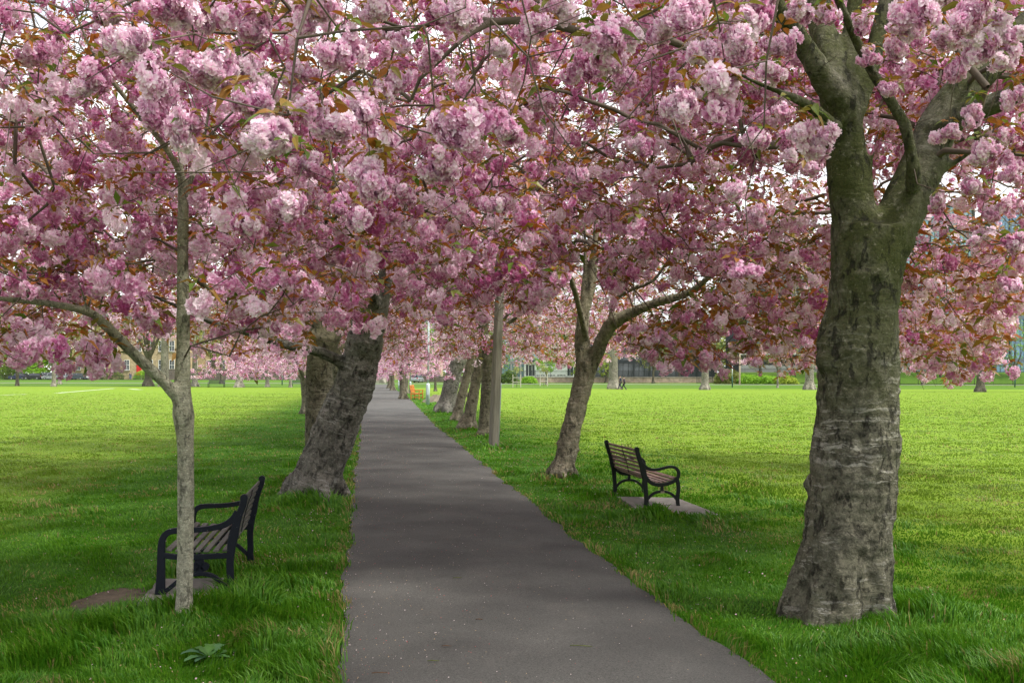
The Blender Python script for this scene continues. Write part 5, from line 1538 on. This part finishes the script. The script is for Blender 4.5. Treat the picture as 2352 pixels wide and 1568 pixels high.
for (px_, h_, R_, sd_, lb_, cf_) in ((1500, 12, 5, 51, 'dark twiggy tree before the low dark glass building', G_OLV), (1745, 13, 5, 52, 'twiggy brown tree behind the hedge, left of the biggest cherry trunk', G_OLV), (1880, 15, 5.5, 53, 'bare tree with pale buds hidden behind the biggest cherry trunk', G_WIL),
     (2160, 13, 5, 54, 'dark twiggy tree close right of the biggest cherry trunk', G_OLV), (2330, 12, 5, 55, 'fresh leaved tree low at the right edge before the blue glass block', G_FRESH), (1150, 12, 5, 56, 'leafy tree behind the wooden lamp post', G_FRESH)):
    far_tree(px_, 870, 6, h_, R_, 2.2, cf_, 420, 1.3, lb_, BK_FAR2, sd_, leaf=.8, Y=192)
def shrub(px, Y, R, hgt, colf, label, seed, n=1400):
    rng = np.random.default_rng(seed); x = (px - CX) * Y / F; z = h1(x, Y)
    v = rng.normal(0, 1, (n, 3)); v[:, 2] = np.abs(v[:, 2]); v /= np.linalg.norm(v, axis=1)[:, None]; u = rng.uniform(.35, 1, n) ** .4
    P = v * u[:, None] * np.array([R, min(R, 1.6), hgt]); P *= (1 + .35 * (fbm(v * 2.6 + seed, 2, seed) - .5))[:, None]
    lv, lc = stamp(WHORL[3], P, rng.uniform(1.2, 2.6, n), rng, 1.2, (fbm(P * 1.2, 2, 4) - .5) * 1.4, colf)
    root = empty('shrub', (x, Y, z), 0, label, 'shrub', 'shrubs along the far edge of the park')
    link('foliage', np_mesh('foliage', lv, quads(len(lv)), MFOL, False, lc), root)
    m = MB()
    for k in range(7):
        a = 2 * math.pi * k / 7; m.tube([(math.cos(a) * .15, math.sin(a) * .15, -.1), (math.cos(a) * R * .3, math.sin(a) * .4, hgt * .4), (math.cos(a) * R * .55, math.sin(a) * .7, hgt * .8)], [.05, .035, .015], 5)
    link('stems', m.build('stems', MTWIG, root).data, None) if False else m.build('stems', MTWIG, root)
shrub(1672, 186, 2.6, 2.6, G_OLV, 'tall olive green shrub at the left end of the hedge, round a pale pole', 41, 2200)
shrub(1720, 185, 2.4, 1.7, G_FRESH, 'low green hedge shrub just right of the pale pole', 42, 1800)
shrub(1762, 184, 2.4, 1.5, G_FRESH, 'low green hedge shrub, middle of the clipped row', 43, 1800)
shrub(1806, 183, 2.2, 1.4, G_YEL, 'low yellow green hedge shrub at the right end of the clipped row', 44, 1600)
shrub(1215, 188, 1.6, 1.3, G_FRESH, 'green shrub at the left end of the low red stone wall', 45, 900)
shrub(1170, 190, 1.8, 2.4, G_DRK, 'dark green shrub left of the staked saplings', 46, 900)
shrub(330, 250, 2.6, 2.3, G_FRESH, 'garden shrub beside the red door', 47, 900)
shrub(255, 250, 3.2, 2.8, G_DRK, 'dark garden shrub left of the red door', 48, 900)
shrub(15, 252, 5, 3.0, G_DRK, 'dark hedge shrub behind the blue parked car', 49, 1400)
shrub(75, 251, 4.5, 3.4, G_FRESH, 'bright green hedge shrub behind the black parked cars', 50, 1400)

# woodland and hillside mass closing the view far behind
rng = np.random.default_rng(77); n = 22000
xx = rng.uniform(-330, 90, n); yy = rng.uniform(330, 380, n)
topz = 15 + 9 * fbm(np.stack([xx * .06, yy * .03, xx * 0], 1), 3, 4)
zz = 1 + (topz - 1) * rng.random(n) ** .8
P = np.stack([xx, yy, zz], 1)
lv, lc = stamp(WHORL[3], P, rng.uniform(9, 17, n), rng, 1.2, (fbm(P * .12, 3, 4) - .5) * 1.6, green((.06, .09, .015), (.24, .27, .06)))
tag(link('far_woodland', np_mesh('far_woodland', lv, quads(len(lv)), MFOL, False, lc)), 'mass of spring green trees far beyond the park', 'woodland', kind='stuff')

# staked saplings
M_STAKE = mat_plain('pale_timber', (.45, .42, .34), .8, .2, 6)
def sapling(px, py, label, n=2, seed=1):
    p = G(px, py); root = empty('staked_sapling', p, 0, label, 'sapling', 'staked saplings beyond the pitch')
    for k in range(4): MB().box(((k % 2 - .5) * 1.2, (k // 2 - .5) * 1.2, .95), (.10, .10, 2.0), None, .01).build('stake', M_STAKE, root)
    MB().box((0, -.6, 1.5), (1.3, .05, .08)).box((0, .6, 1.5), (1.3, .05, .08)).box((0, -.6, .8), (1.3, .05, .08)).box((0, .6, .8), (1.3, .05, .08)).build('cross_rail', M_STAKE, root)
    MB().tube([(0, 0, -.1), (.03, 0, 1.6), (0, .02, 3.2)], [.05, .04, .015], 8).build('trunk', BK_BIRCH, root)
    rg = np.random.default_rng(seed); P = rg.normal(0, .38, (70, 3)) + [0, 0, 2.7]
    lv, lc = stamp(WHORL[3], P, rg.uniform(1.5, 2.6, 70), rg, 1, None, G_WIL)
    link('foliage', np_mesh('foliage', lv, quads(len(lv)), MFOL, False, lc), root)
sapling(1187, 889, 'staked sapling in a timber guard just right of the wooden lamp post', seed=1)
sapling(1249, 886, 'staked sapling under the small fresh green tree', seed=2)
# wooden pole by the hedge, lamp posts at far right
M_POLE = mat_plain('pale_pole', (.42, .34, .25), .8, .2, 2)
p = G(1699, 883); o = MB().lathe([(.15, -.2), (.13, 3), (.10, 9.0), (.02, 9.05)], 10).build('pole', M_POLE, None, p); tag(o, 'pale wooden pole rising from the shrubs', 'pole')
for (px, py, hh, lab) in ((2331, 889, 3.3, 'short white topped lamp post at the right edge before the railings'), (1682, 889, 3.2, 'green and white post between the grey trunk and the shrubs'), (648, 884, 3.0, 'dark grey post before the stone wall, left of the thinnest trunk')):
    p = G(px, py); root = empty('path_post', p, 0, lab, 'post')
    MB().lathe([(.10, -.1), (.10, hh * .5), (.08, hh * .52)], 10).build('base_column', mat_plain('post_green', (.05, .12, .10), .5, .2, 3), root)
    MB().lathe([(.085, hh * .515), (.07, hh), (.02, hh + .03)], 10).build('pole', mat_plain('post_white', (.55, .58, .58), .5, .1, 3), root)

# ------------------------------------------------------------------ walls and railings
def stone(name, a, b, mort, sc):
    t = NT(name); c = t.coord(scale=(sc, sc, sc * 2.0), rot=(0, 0, 0)); 
    br = t.n('ShaderNodeTexBrick'); rotm = t.coord(scale=(1, 1, 1), rot=(math.radians(90), 0, 0)); t.l(rotm, br.inputs['Vector'])
    br.inputs['Scale'].default_value = sc; br.inputs['Mortar Size'].default_value = .03
    br.inputs['Color1'].default_value = (*a, 1); br.inputs['Color2'].default_value = (*b, 1); br.inputs['Mortar'].default_value = (*mort, 1)
    n = t.noise(t.coord(), 1.4, 5, .7)
    col = t.mix(1.0, br.outputs[0], t.ramp(n, [(.3, .6), (.7, 1.35)]), 'MULTIPLY')
    t.bsdf(col, .9, 0, .2, t.bump(t.noise(t.coord(), 7, 4), .6, .05)); return t.m
M_RUB = stone('rubble_stone', (.17, .135, .11), (.11, .095, .085), (.08, .07, .06), 1.6)
M_RED = stone('red_rubble', (.38, .26, .19), (.28, .22, .17), (.30, .27, .22), 1.8)
M_COPE = mat_plain('coping_stone', (.24, .22, .18), .9, .25, 1)
def wall(px0, px1, Y0, Y1, hgt, thick, mat, label, name='stone_wall', zb=None):
    x0, x1 = (px0 - CX) * Y0 / F, (px1 - CX) * Y1 / F
    L_ = math.hypot(x1 - x0, Y1 - Y0); root = empty(name, (x0, Y0, min(h1(x0, Y0), h1(x1, Y1))), math.atan2(Y1 - Y0, x1 - x0), label, 'wall')
    MB().box((L_ / 2, 0, hgt / 2 - .2), (L_, thick, hgt + .4), None, .02).build('masonry', mat, root)
    m = MB(); n = int(L_ / 1.2)
    for k in range(n): m.box(((k + .5) * L_ / n, 0, hgt + .06 + random.uniform(-.01, .02)), (L_ / n - .02, thick + .12, .12), None, .02)
    m.build('coping', M_COPE, root); return root
wall(376, 705, 236, 238, 2.45, .5, M_RUB, 'high dark rubble stone wall beyond the pitch at the left')
wall(1194, 1662, 199, 196, 1.05, .5, M_RED, 'low reddish stone wall below the railings')
wall(700, 850, 238, 244, 1.8, .5, M_RUB, 'lower stone wall running on behind the leaning cherry trunk')
wall(948, 1100, 205, 205, 1.1, .4, M_RUB, 'low stone wall behind the street cars past the lamp posts')
M_RAIL = mat_plain('black_railing', (.018, .02, .02), .5, .2, 3)
def railing(px0, px1, Y0, Y1, hgt, label, zoff=0.0, pitch=.18, th=.045):
    x0, x1 = (px0 - CX) * Y0 / F, (px1 - CX) * Y1 / F; L_ = math.hypot(x1 - x0, Y1 - Y0)
    root = empty('railing', (x0, Y0, min(h1(x0, Y0), h1(x1, Y1)) + zoff), math.atan2(Y1 - Y0, x1 - x0), label, 'railing')
    m = MB(); m.box((L_ / 2, 0, hgt - .22), (L_, .04, .05)).box((L_ / 2, 0, .15), (L_, .04, .05)); m.build('rails', M_RAIL, root)
    n = int(L_ / pitch); xs = np.arange(n) * pitch; V = []; Fq = []; Ft = []
    b = np.array([(-1, -1), (1, -1), (1, 1), (-1, 1)]) * th / 2
    for k, x in enumerate(xs):
        o_ = k * 9
        V += [(x + u, v_, -.1) for u, v_ in b] + [(x + u, v_, hgt - .08) for u, v_ in b] + [(x, 0, hgt + .06)]
        Fq += [(o_ + a, o_ + (a + 1) % 4, o_ + 4 + (a + 1) % 4, o_ + 4 + a) for a in range(4)]; Ft += [(o_ + 4 + a, o_ + 4 + (a + 1) % 4, o_ + 8) for a in range(4)]
    link('bars', np_mesh('bars', V, [np.array(Fq), np.array(Ft)], M_RAIL), root)
    for k in range(int(L_ / 3) + 1): MB().box((k * 3.0, .03, hgt / 2), (.07, .07, hgt + .1)).build('post', M_RAIL, root) if k < 40 else None
    return root
railing(1194, 1640, 199, 196.5, 1.35, 'black iron railings standing on the low reddish wall', 1.12)
railing(1600, 1905, 194, 186, 2.9, 'tall spiked iron railings behind the hedge', 0)
railing(1905, 2420, 186, 172, 2.5, 'long run of spiked iron railings right of the biggest cherry trunk', 0)
railing(-40, 376, 233, 234, 1.2, 'low thin iron railings in front of the parked cars', 0, .3)
railing(1095, 1192, 200, 199, 1.9, 'dark mesh like railings between the wooden lamp post and the low wall', 0, .2)
M_TIM = mat_plain('bleached_timber', (.6, .55, .42), .8, .15, 2)
# ------------------------------------------------------------------ buildings
t = NT('pane_glass'); t.bsdf((.05, .06, .065), .08, 0, .8); M_PANE = t.m
def glass(name, c, rough=.12, metal=.55):
    t = NT(name); n = t.noise(t.coord(), .35, 3); t.bsdf(t.mix(t.ramp(n, [(.35, 0.0), (.65, 1.0)]), tuple(x * .75 for x in c), c), rough, metal, .6); return t.m
M_TEAL = glass('teal_glass', (.20, .34, .36)); M_BLUE = glass('blue_glass', (.17, .29, .38))
M_BLACK = mat_plain('black_cladding', (.022, .026, .03), .45, .25, .8); M_GREYC = mat_plain('grey_concrete', (.22, .225, .22), .8, .15, .5)
M_WHITE = mat_plain('white_paint', (.72, .73, .70), .5, .06, 2); M_REDP = mat_plain('red_door_paint', (.5, .02, .02), .4, .1, 3)
M_SAND = stone('sandstone_ashlar', (.46, .36, .21), (.38, .30, .18), (.30, .24, .16), .9)
M_SLATE = mat_plain('slate_roof', (.09, .095, .10), .7, .25, 2)
def opening(parent, x, z, w_, h_, y, kind='window'):
    if kind == 'window':
        fr = MB(); fr.box((x, y - .03, z), (w_, .10, .09)).box((x, y - .03, z + h_), (w_, .10, .09)).box((x - w_ / 2, y - .03, z + h_ / 2), (.09, .099, h_)).box((x + w_ / 2, y - .03, z + h_ / 2), (.09, .099, h_)).box((x, y - .028, z + h_ / 2), (w_, .096, .07)).box((x, y - .026, z + h_ / 2), (.05, .092, h_))
        o = fr.build('window', M_WHITE, parent)
        MB().box((x, y + .02, z + h_ / 2), (w_ - .05, .03, h_ - .05)).build('pane', M_PANE, o)
        MB().box((x, y - .10, z - .12), (w_ + .3, .22, .14)).build('sill', M_COPE, o)
    else:
        o = MB().box((x, y - .02, z + h_ / 2), (w_, .08, h_), None, .01).build('door', M_REDP, parent)
        for (a, b) in ((-.25, .7), (.25, .7), (-.25, .28), (.25, .28)): MB().box((x + a * w_, y - .075, z + h_ * b), (w_ * .34, .03, h_ * .28), None, .01).build('panel', M_REDP, o)
        MB().box((x, y - .03, z + h_ + .2), (w_ + .2, .12, .35)).build('lintel', M_COPE, parent)
def stone_house(px0, px1, Y, hgt, label, bays, doors=(), first_x=None, roof=4.0):
    x0, x1 = (px0 - CX) * Y / F, (px1 - CX) * Y / F; L_ = x1 - x0; zb = h1((x0 + x1) / 2, Y)
    root = empty('stone_house', (x0, Y, zb), 0, label, 'house', 'stone terraced houses behind the park')
    MB().box((L_ / 2, 6, hgt / 2 - .2), (L_, 12, hgt + .4)).build('wall', M_SAND, root)
    MB().box((L_ / 2, -.12, hgt - .1), (L_ + .1, .5, .35)).build('cornice', M_COPE, root)
    rf = MB().prism([(-.3, hgt), (12.3, hgt), (6, hgt + roof)], 0, L_)
    rf.v = [(v[1], v[0], v[2]) for v in rf.v]; rf.f = [f[::-1] for f in rf.f]; r_ = rf.build('roof', M_SLATE, root)
    for cx_ in (1.0, L_ - 1.0): MB().box((cx_, 6, hgt + roof), (1.6, 1.4, 3.2), None, .05).build('chimney', M_SAND, r_)
    for b in range(bays):
        x = (b + .5) * L_ / bays
        for fl, (z, hh) in enumerate(((2.4, 2.6), (7.2, 2.7), (11.4, 2.2))):
            if z + hh > hgt - .4: continue
            if fl == 0 and b in doors: opening(root, x, 1.0, 1.25, 2.7, -.01, 'door'); MB().box((x, -.6, .5), (1.9, 1.2, 1.0)).build('steps', M_COPE, root)
            else: opening(root, x, z, 1.25, hh, -.01)
    return root
stone_house(250, 333, 262, 14.6, 'sandstone house with the red door', 3, (2,))
stone_house(333, 432, 262, 14.6, 'sandstone house right of the red door, either side of the tall pale trunk', 4, ())
stone_house(165, 250, 262, 14.4, 'sandstone house left of the red door, behind the silver cars', 3, ())
stone_house(432, 560, 268, 13.0, 'sandstone house behind the pale willowy tree', 4, ())
stone_house(840, 1010, 272, 12.0, 'stone house beyond the end of the path', 5, ())

def block(px0, px1, Y, depth, storeys, sh, bays, label, glassm, frame, name='glass_office', base_h=0.0, group=None, rail=True):
    x0, x1 = (px0 - CX) * Y / F, (px1 - CX) * Y / F; L_ = x1 - x0; zb = h1((x0 + x1) / 2, Y)
    root = empty(name, (x0, Y, zb), 0, label, 'building')
    hgt = base_h + storeys * sh
    MB().box((L_ / 2, depth / 2 + .3, hgt / 2), (L_ - .1, depth - .6, hgt)).build('core', M_BLACK, root)
    fr = MB(); bw = L_ / bays
    for s in range(storeys + 1): fr.box((L_ / 2, 0, base_h + s * sh), (L_ + .2, .5, .75))
    for b in range(bays + 1): fr.box((b * bw, -.02, base_h + storeys * sh / 2), (.35, .55, storeys * sh))
    fr.build('frame', frame, root)
    first_ = None
    for s in range(storeys):
        for b in range(bays):
            if first_ is None:
                first_ = MB().box((0, 0, 0), (bw - .36, .06, sh - .76)).build('glazing', glassm, root); o = first_
                ml = MB(); ml.box((-bw / 6, -.06, 0), (.09, .10, sh - .76)).box((bw / 6, -.06, 0), (.09, .10, sh - .76)); first_m = ml.build('mullion', frame, o)
            else:
                o = first_.copy(); COL.objects.link(o); m_ = first_m.copy(); COL.objects.link(m_); m_.parent = o
            o.location = ((b + .5) * bw, .02 + .10 * ((s * 7 + b * 3) % 3), base_h + (s + .5) * sh)
    if rail:
        m = MB()
        for s in range(1, storeys): m.box((L_ / 2, -.55, base_h + s * sh + 1.35), (L_, .05, .08)); m.box((L_ / 2, -.40, base_h + s * sh + .35), (L_, .45, .10))
        m.build('balcony_rail', M_WHITE if rail == 'w' else M_GREYC, root)
    return root, L_, hgt
r_, L_, hg = block(2035, 2236, 206, 16, 8, 4.45, 6, 'tall dark framed office block with teal glass floors right of the biggest cherry trunk', M_TEAL, M_BLACK)
MB().prism([(0, hg), (10, hg), (12.5, hg + 3.8), (8, hg + 5.2), (4, hg + 1.2)], 1, 9).build('roof_wedge', M_BLACK, r_)
MB().prism([(5.0, hg + 1.0), (5.8, hg + 1.0), (9.3, hg + 4.9), (8.6, hg + 5.1)], .7, .97).build('roof_stripe', M_WHITE, r_)
r_, L_, hg = block(2286, 2600, 214, 16, 8, 4.45, 9, 'tall blue glass office block at the right edge of the view', M_BLUE, mat_plain('grey_frame', (.10, .13, .16), .4, .2, .5), rail=False)
r_, L_, hg = block(1700, 2034, 204, 14, 5, 4.6, 9, 'black clad office block with a concrete ground floor behind the hedge', M_PANE, M_BLACK, base_h=4.6, rail=False)
MB().box((L_ / 2, -.6, 1.6), (L_ + .4, .5, 3.6), None, .03).build('concrete_front', M_GREYC, r_)
m = MB()
for k in range(int(L_ / .45)): m.box((k * .45 + .2, -.55, 4.5), (.22, .5, 1.9))
m.build('ribbed_band', M_BLACK, r_); MB().box((L_ / 2, -.7, 5.55), (L_ + .4, .4, .14)).build('band_edge', M_WHITE, r_)
r_, L_, hg = block(1206, 1325, 216, 9, 1, 3.1, 5, 'white walled glass pavilion behind the low wall', M_PANE, M_WHITE, 'pavilion', base_h=.8, rail=False)
MB().box((L_ / 2, -.25, 2.3), (L_ * .62, .1, 1.9)).build('white_panel', M_WHITE, r_); MB().box((L_ / 2, 4, 4.3), (L_ + 1.2, 10.5, .35)).build('roof', M_BLACK, r_)
r_, L_, hg = block(1130, 1240, 252, 12, 4, 4.2, 5, 'grey green glass fronted building glimpsed behind the blossom, centre right', M_TEAL, M_GREYC, rail=False)
r_, L_, hg = block(1345, 1640, 232, 12, 3, 4.2, 8, 'low dark glass building behind the weeping trees', M_PANE, M_BLACK, rail=False)
# raised lawn behind the railings with pale timber edge
vs = []; 
for k in range(40):
    x = 43 + k * 3.0; 
    for (yy, dz) in ((187.5, .05), (190, .9), (198, 1.9), (203.3, 2.0)): vs.append((x, yy, h1(x, yy) + dz))
fs = [(k * 4 + j, k * 4 + 4 + j, k * 4 + 5 + j, k * 4 + 1 + j) for k in range(39) for j in range(3)]
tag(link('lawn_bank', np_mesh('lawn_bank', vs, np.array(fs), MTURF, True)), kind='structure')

# ------------------------------------------------------------------ far benches
def far_bench(px, py, label, col, rz=0):
    p = G(px, py); m_ = mat_plain('far_bench_paint', col, .5, .2, 4)
    root = empty('park_bench', p, rz, label, 'bench'); L_ = 4.0 if False else 2.4
    for e in (-1, 1):
        MB().tube([(e * L_ / 2, .28, 0), (e * L_ / 2, .25, .5), (e * L_ / 2, .42, 1.15)], .05, 6).tube([(e * L_ / 2, .26, .78), (e * L_ / 2, -.2, .8), (e * L_ / 2, -.32, .6), (e * L_ / 2, -.3, 0)], .045, 6).build('end_frame', m_, root)
    for k in range(5): MB().box((0, -.22 + k * .11, .52), (L_, .08, .035)).build('seat_slat', m_, root)
    for k in range(5): MB().box((0, .27 + k * .035, .66 + k * .115), (L_, .03, .075)).build('back_slat', m_, root)
far_bench(497, 889.5, 'dark iron bench on the far grass before the stone wall', (.03, .035, .035))
far_bench(690, 889, 'dark green bench half hidden by the upright cherry trunk', (.02, .05, .03), .2)

# ------------------------------------------------------------------ cars
def paint(name, c, metal=.3):
    t = NT(name); t.bsdf(c, .28, metal, .6); t.m.node_tree.nodes['Principled BSDF'].inputs['Coat Weight'].default_value = .6; return t.m
M_TYRE = mat_plain('tyre_rubber', (.015, .015, .015), .8, .2, 5); M_RIM = mat_plain('wheel_rim', (.4, .4, .41), .35, .1, 5, .8)
t = NT('car_glass'); t.bsdf((.015, .02, .022), .06, 0, .9); M_CG = t.m
M_TAIL = mat_plain('tail_lens', (.45, .02, .02), .25, .1, 5); M_HEADL = mat_plain('head_lens', (.7, .72, .72), .15, .05, 5)
def car(px, Y, label, col, kind='hatch', rz=0.0, metal=.3, scale=1.0):
    x = (px - CX) * Y / F
    root = empty('parked_car', (x, Y, h1(x, Y) + .03), rz, label, 'car', 'cars parked along the street'); root.scale = (scale,) * 3
    Lc = 4.3 if kind != 'suv' else 4.6; Hc = {'hatch': 1.48, 'estate': 1.46, 'suv': 1.72, 'saloon': 1.42}[kind]; pm = paint('car_paint', col, metal)
    h = Lc / 2; bl = .88 if kind != 'suv' else 1.0
    low = [(-h, .45), (-h + .04, .30), (-h + .5, .24), (h - .5, .24), (h - .04, .32), (h, .50), (h - .03, .66), (h - .15, bl - .10), (h - 1.15, bl + .02), (-h + .12, bl + .06), (-h + .02, bl - .1)]
    vs = []; fs = []; secs = [(-.90, .90), (-.84, 1.0), (.84, 1.0), (.90, .90)]
    n = len(low)
    for (y, k) in secs: vs += [(px_ * (1 if k == 1 else .985), y, .24 + (pz - .24) * k if k != 1 else pz) for px_, pz in low]
    for s in range(3):
        for i_ in range(n): j = (i_ + 1) % n; fs.append((s * n + i_, s * n + j, (s + 1) * n + j, (s + 1) * n + i_))
    fs += [tuple(range(n)), tuple(range(4 * n - 1, 3 * n - 1, -1))]
    m = MB(); m._add(vs, fs); m.build('body', pm, root)
    rear = -h + (.15 if kind in ('estate', 'suv') else .35 if kind == 'hatch' else .95)
    gh = [(rear, bl), (rear + (.22 if kind != 'saloon' else .6), Hc - .07), (-.1 if kind != 'saloon' else 0, Hc), (.55, Hc - .05), (h - 1.25, bl)]
    def hull(poly, yb, yt, name, mat, grow=0):
        vs = []
        zs = [p[1] for p in poly]; z0, z1 = min(zs), max(zs)
        for sg in (-1, 1):
            for (a, b) in poly: t_ = (b - z0) / (z1 - z0); vs.append((a, sg * (yb + (yt - yb) * t_), b))
        k = len(poly); fs = [tuple(range(k)), tuple(range(2 * k - 1, k - 1, -1))] + [(i_, i_ + k, (i_ + 1) % k + k, (i_ + 1) % k) for i_ in range(k)]
        mm = MB(); mm._add(vs, fs); return mm.build(name, mat, root)
    hull(gh, .80, .66, 'windows', M_CG)
    rf = MB(); rf.box(((rear + .22 + .55) / 2, 0, Hc - .005), (.55 - rear - .1, 1.30, .06), None, .02)
    for sg in (-1, 1):
        for (a, b, c_, d_) in ((rear + .02, bl, rear + .24, Hc - .05), (h - 1.25, bl, .57, Hc - .04), (-.35, bl, -.33, Hc - .01)):
            rf.tube([(a, sg * .81, b), (c_, sg * .67, d_)], .04, 5)
    rf.build('roof', pm, root)
    for (wx) in (-h + .82, h - .85):
        for sg in (-1, 1):
            w_ = MB().tube([(wx, sg * .72, .32), (wx, sg * .91, .32)], .32, 18, sm=False).build('wheel', M_TYRE, root)
            MB().tube([(wx, sg * .90, .32), (wx, sg * .925, .32)], .20, 14, sm=False).build('rim', M_RIM, w_)
    for sg in (-1, 1):
        MB().box((-h + .05, sg * .70, .82), (.12, .26, .20), None, .02).build('tail_light', M_TAIL, root)
        MB().box((h - .12, sg * .66, .64), (.16, .32, .14), None, .02).build('headlight', M_HEADL, root)
        MB().box((h - 1.45, sg * .95, .98), (.16, .16, .13), None, .03).build('mirror', pm, root)
    return root
car(43, 241, 'dark blue parked hatchback, leftmost of the cars', (.01, .02, .07), 'hatch', math.pi)
car(76, 240, 'black parked estate in front of the grey off roader', (.01, .011, .012), 'estate', math.pi)
car(104, 245, 'dark grey off roader with red tail lights behind the black estate', (.05, .055, .06), 'suv', math.pi)
car(119, 240, 'silver parked hatchback left of the pale trunk', (.35, .37, .38), 'hatch', math.pi)
car(150, 241.5, 'silver parked saloon seen just right of the pale trunk', (.5, .52, .53), 'saloon', math.pi)
car(175, 240, 'dark grey parked hatchback, rightmost of the cars at the left', (.05, .07, .085), 'hatch', math.pi)
car(183, 246, 'silver estate parked behind the dark grey hatchback', (.42, .45, .47), 'estate', 0)
car(957, 200, 'silver car showing between the lamp posts beyond the path', (.3, .33, .35), 'hatch', math.radians(80))
car(975, 212, 'black car behind the low wall right of the lamp posts', (.012, .012, .014), 'estate', 0)
car(1003, 212, 'dark blue car parked behind the nearest grey lamp post', (.012, .02, .04), 'hatch', 0)
car(1046, 213, 'black off roader parked behind the knobbly trunk', (.015, .015, .017), 'suv', 0)
car(1090, 212, 'silver estate parked behind the pale flared cherry trunk', (.3, .32, .33), 'estate', 0)

# ------------------------------------------------------------------ people
def person(pos, rz, label, jacket, trousers, hair=(.03, .02, .015), stride=.28, hgt=1.72, skin=(.5, .32, .24)):
    k = hgt / 1.75
    J = {'pel': (0, 0, .95), 'sp': (.01, 0, 1.15), 'ch': (.02, 0, 1.36), 'nk': (.03, 0, 1.50), 'h0': (.045, 0, 1.60), 'h1': (.05, 0, 1.70),
         'lh': (0, .10, .92), 'lk': (.5 * stride, .11, .52), 'la': (stride, .11, .09), 'lt': (stride + .16, .12, .04),
         'rh': (0, -.10, .92), 'rk': (.05, -.11, .50), 'ra': (-stride, -.11, .12), 'rt': (-stride + .14, -.12, .04),
         'ls': (.01, .19, 1.42), 'le': (-.10, .24, 1.15), 'lw': (.02, .24, .92), 'lf': (.06, .23, .83),
         'rs': (.01, -.19, 1.42), 're': (.06, -.24, 1.15), 'rw': (.20, -.22, .97), 'rf': (.25, -.21, .89)}
    Rr = {'pel': .135, 'sp': .125, 'ch': .15, 'nk': .06, 'h0': .085, 'h1': .095, 'lh': .10, 'lk': .065, 'la': .045, 'lt': .04, 'rh': .10, 'rk': .065, 'ra': .045, 'rt': .04,
          'ls': .075, 'le': .05, 'lw': .036, 'lf': .034, 'rs': .075, 're': .05, 'rw': .036, 'rf': .034}
    E = [('pel', 'sp'), ('sp', 'ch'), ('ch', 'nk'), ('nk', 'h0'), ('h0', 'h1'), ('pel', 'lh'), ('lh', 'lk'), ('lk', 'la'), ('la', 'lt'), ('pel', 'rh'), ('rh', 'rk'), ('rk', 'ra'), ('ra', 'rt'),
         ('ch', 'ls'), ('ls', 'le'), ('le', 'lw'), ('lw', 'lf'), ('ch', 'rs'), ('rs', 're'), ('re', 'rw'), ('rw', 'rf')]
    ks = list(J)
    def skinmesh(names, name, grow, mats, zf=None):
        idx = {n_: i_ for i_, n_ in enumerate(names)}
        me = bpy.data.meshes.new('s'); me.from_pydata([J[n_] for n_ in names], [(idx[a], idx[b]) for a, b in E if a in idx and b in idx], [])
        o = bpy.data.objects.new('s', me); COL.objects.link(o); o.modifiers.new('k', 'SKIN'); sd_ = o.modifiers.new('u', 'SUBSURF'); sd_.levels = 2; sd_.render_levels = 2
        for i_, n_ in enumerate(names): me.skin_vertices[0].data[i_].radius = (Rr[n_] + grow, Rr[n_] + grow); me.skin_vertices[0].data[i_].use_root = (i_ == 0)
        dg_ = bpy.context.evaluated_depsgraph_get(); out_ = bpy.data.meshes.new_from_object(o.evaluated_get(dg_)); bpy.data.objects.remove(o)
        out_.name = name; out_.materials.clear()
        for m_ in mats: out_.materials.append(m_)
        for p_ in out_.polygons: p_.use_smooth = True
        return out_
    root = empty('person', pos, rz, label, 'person'); root.scale = (k, k, k)
    sk = mat_plain('skin', skin, .5, .05, 5)
    link('body', skinmesh(ks, 'body', 0, [sk]), root)
    link('jacket', skinmesh(['pel', 'sp', 'ch', 'ls', 'le', 'lw', 'rs', 're', 'rw'], 'jacket', .022, [mat_plain('jacket_cloth', jacket, .8, .2, 8)]), root)
    link('trousers', skinmesh(['pel', 'lh', 'lk', 'la', 'rh', 'rk', 'ra'], 'trousers', .016, [mat_plain('trouser_cloth', trousers, .8, .2, 8)]), root)
    hr = MB().lathe([(.02, -.02), (.085, 0), (.105, .05), (.10, .10), (.06, .15), (.01, .165)], 12, (.035, 0, 1.64)).build('hair', mat_plain('hair', hair, .6, .2, 20), root)
    for sg in (-1, 1):
        s0 = J['la'] if sg > 0 else J['ra']; MB().tube([(s0[0] - .06, s0[1], .045), (s0[0] + .05, s0[1], .055), (s0[0] + .18, s0[1], .04)], [.05, .055, .035], 8).build('shoe', mat_plain('shoe_leather', (.02, .02, .02), .5, .1, 5), root)
    return root
person(G(1425, 894), math.pi * .97, 'walker in a dark jacket on the grass, nearer the broad trunk', (.02, .03, .07), (.015, .02, .04), hgt=1.85)
person(G(1433.5, 894.5), math.pi * .9, 'walker in dark clothes, right hand one of the pair by the broad trunk', (.035, .02, .05), (.012, .014, .02), hgt=1.72)
person(Vector(((299.5 - CX) * 238 / F, 238, 1.0)), -1.2, 'person in a dark jacket and blue trousers standing before the red door', (.02, .025, .05), (.06, .12, .25), stride=.08, hgt=1.75)
print('total polys', sum(len(o.data.polygons) for o in SC.objects if o.type == 'MESH'))
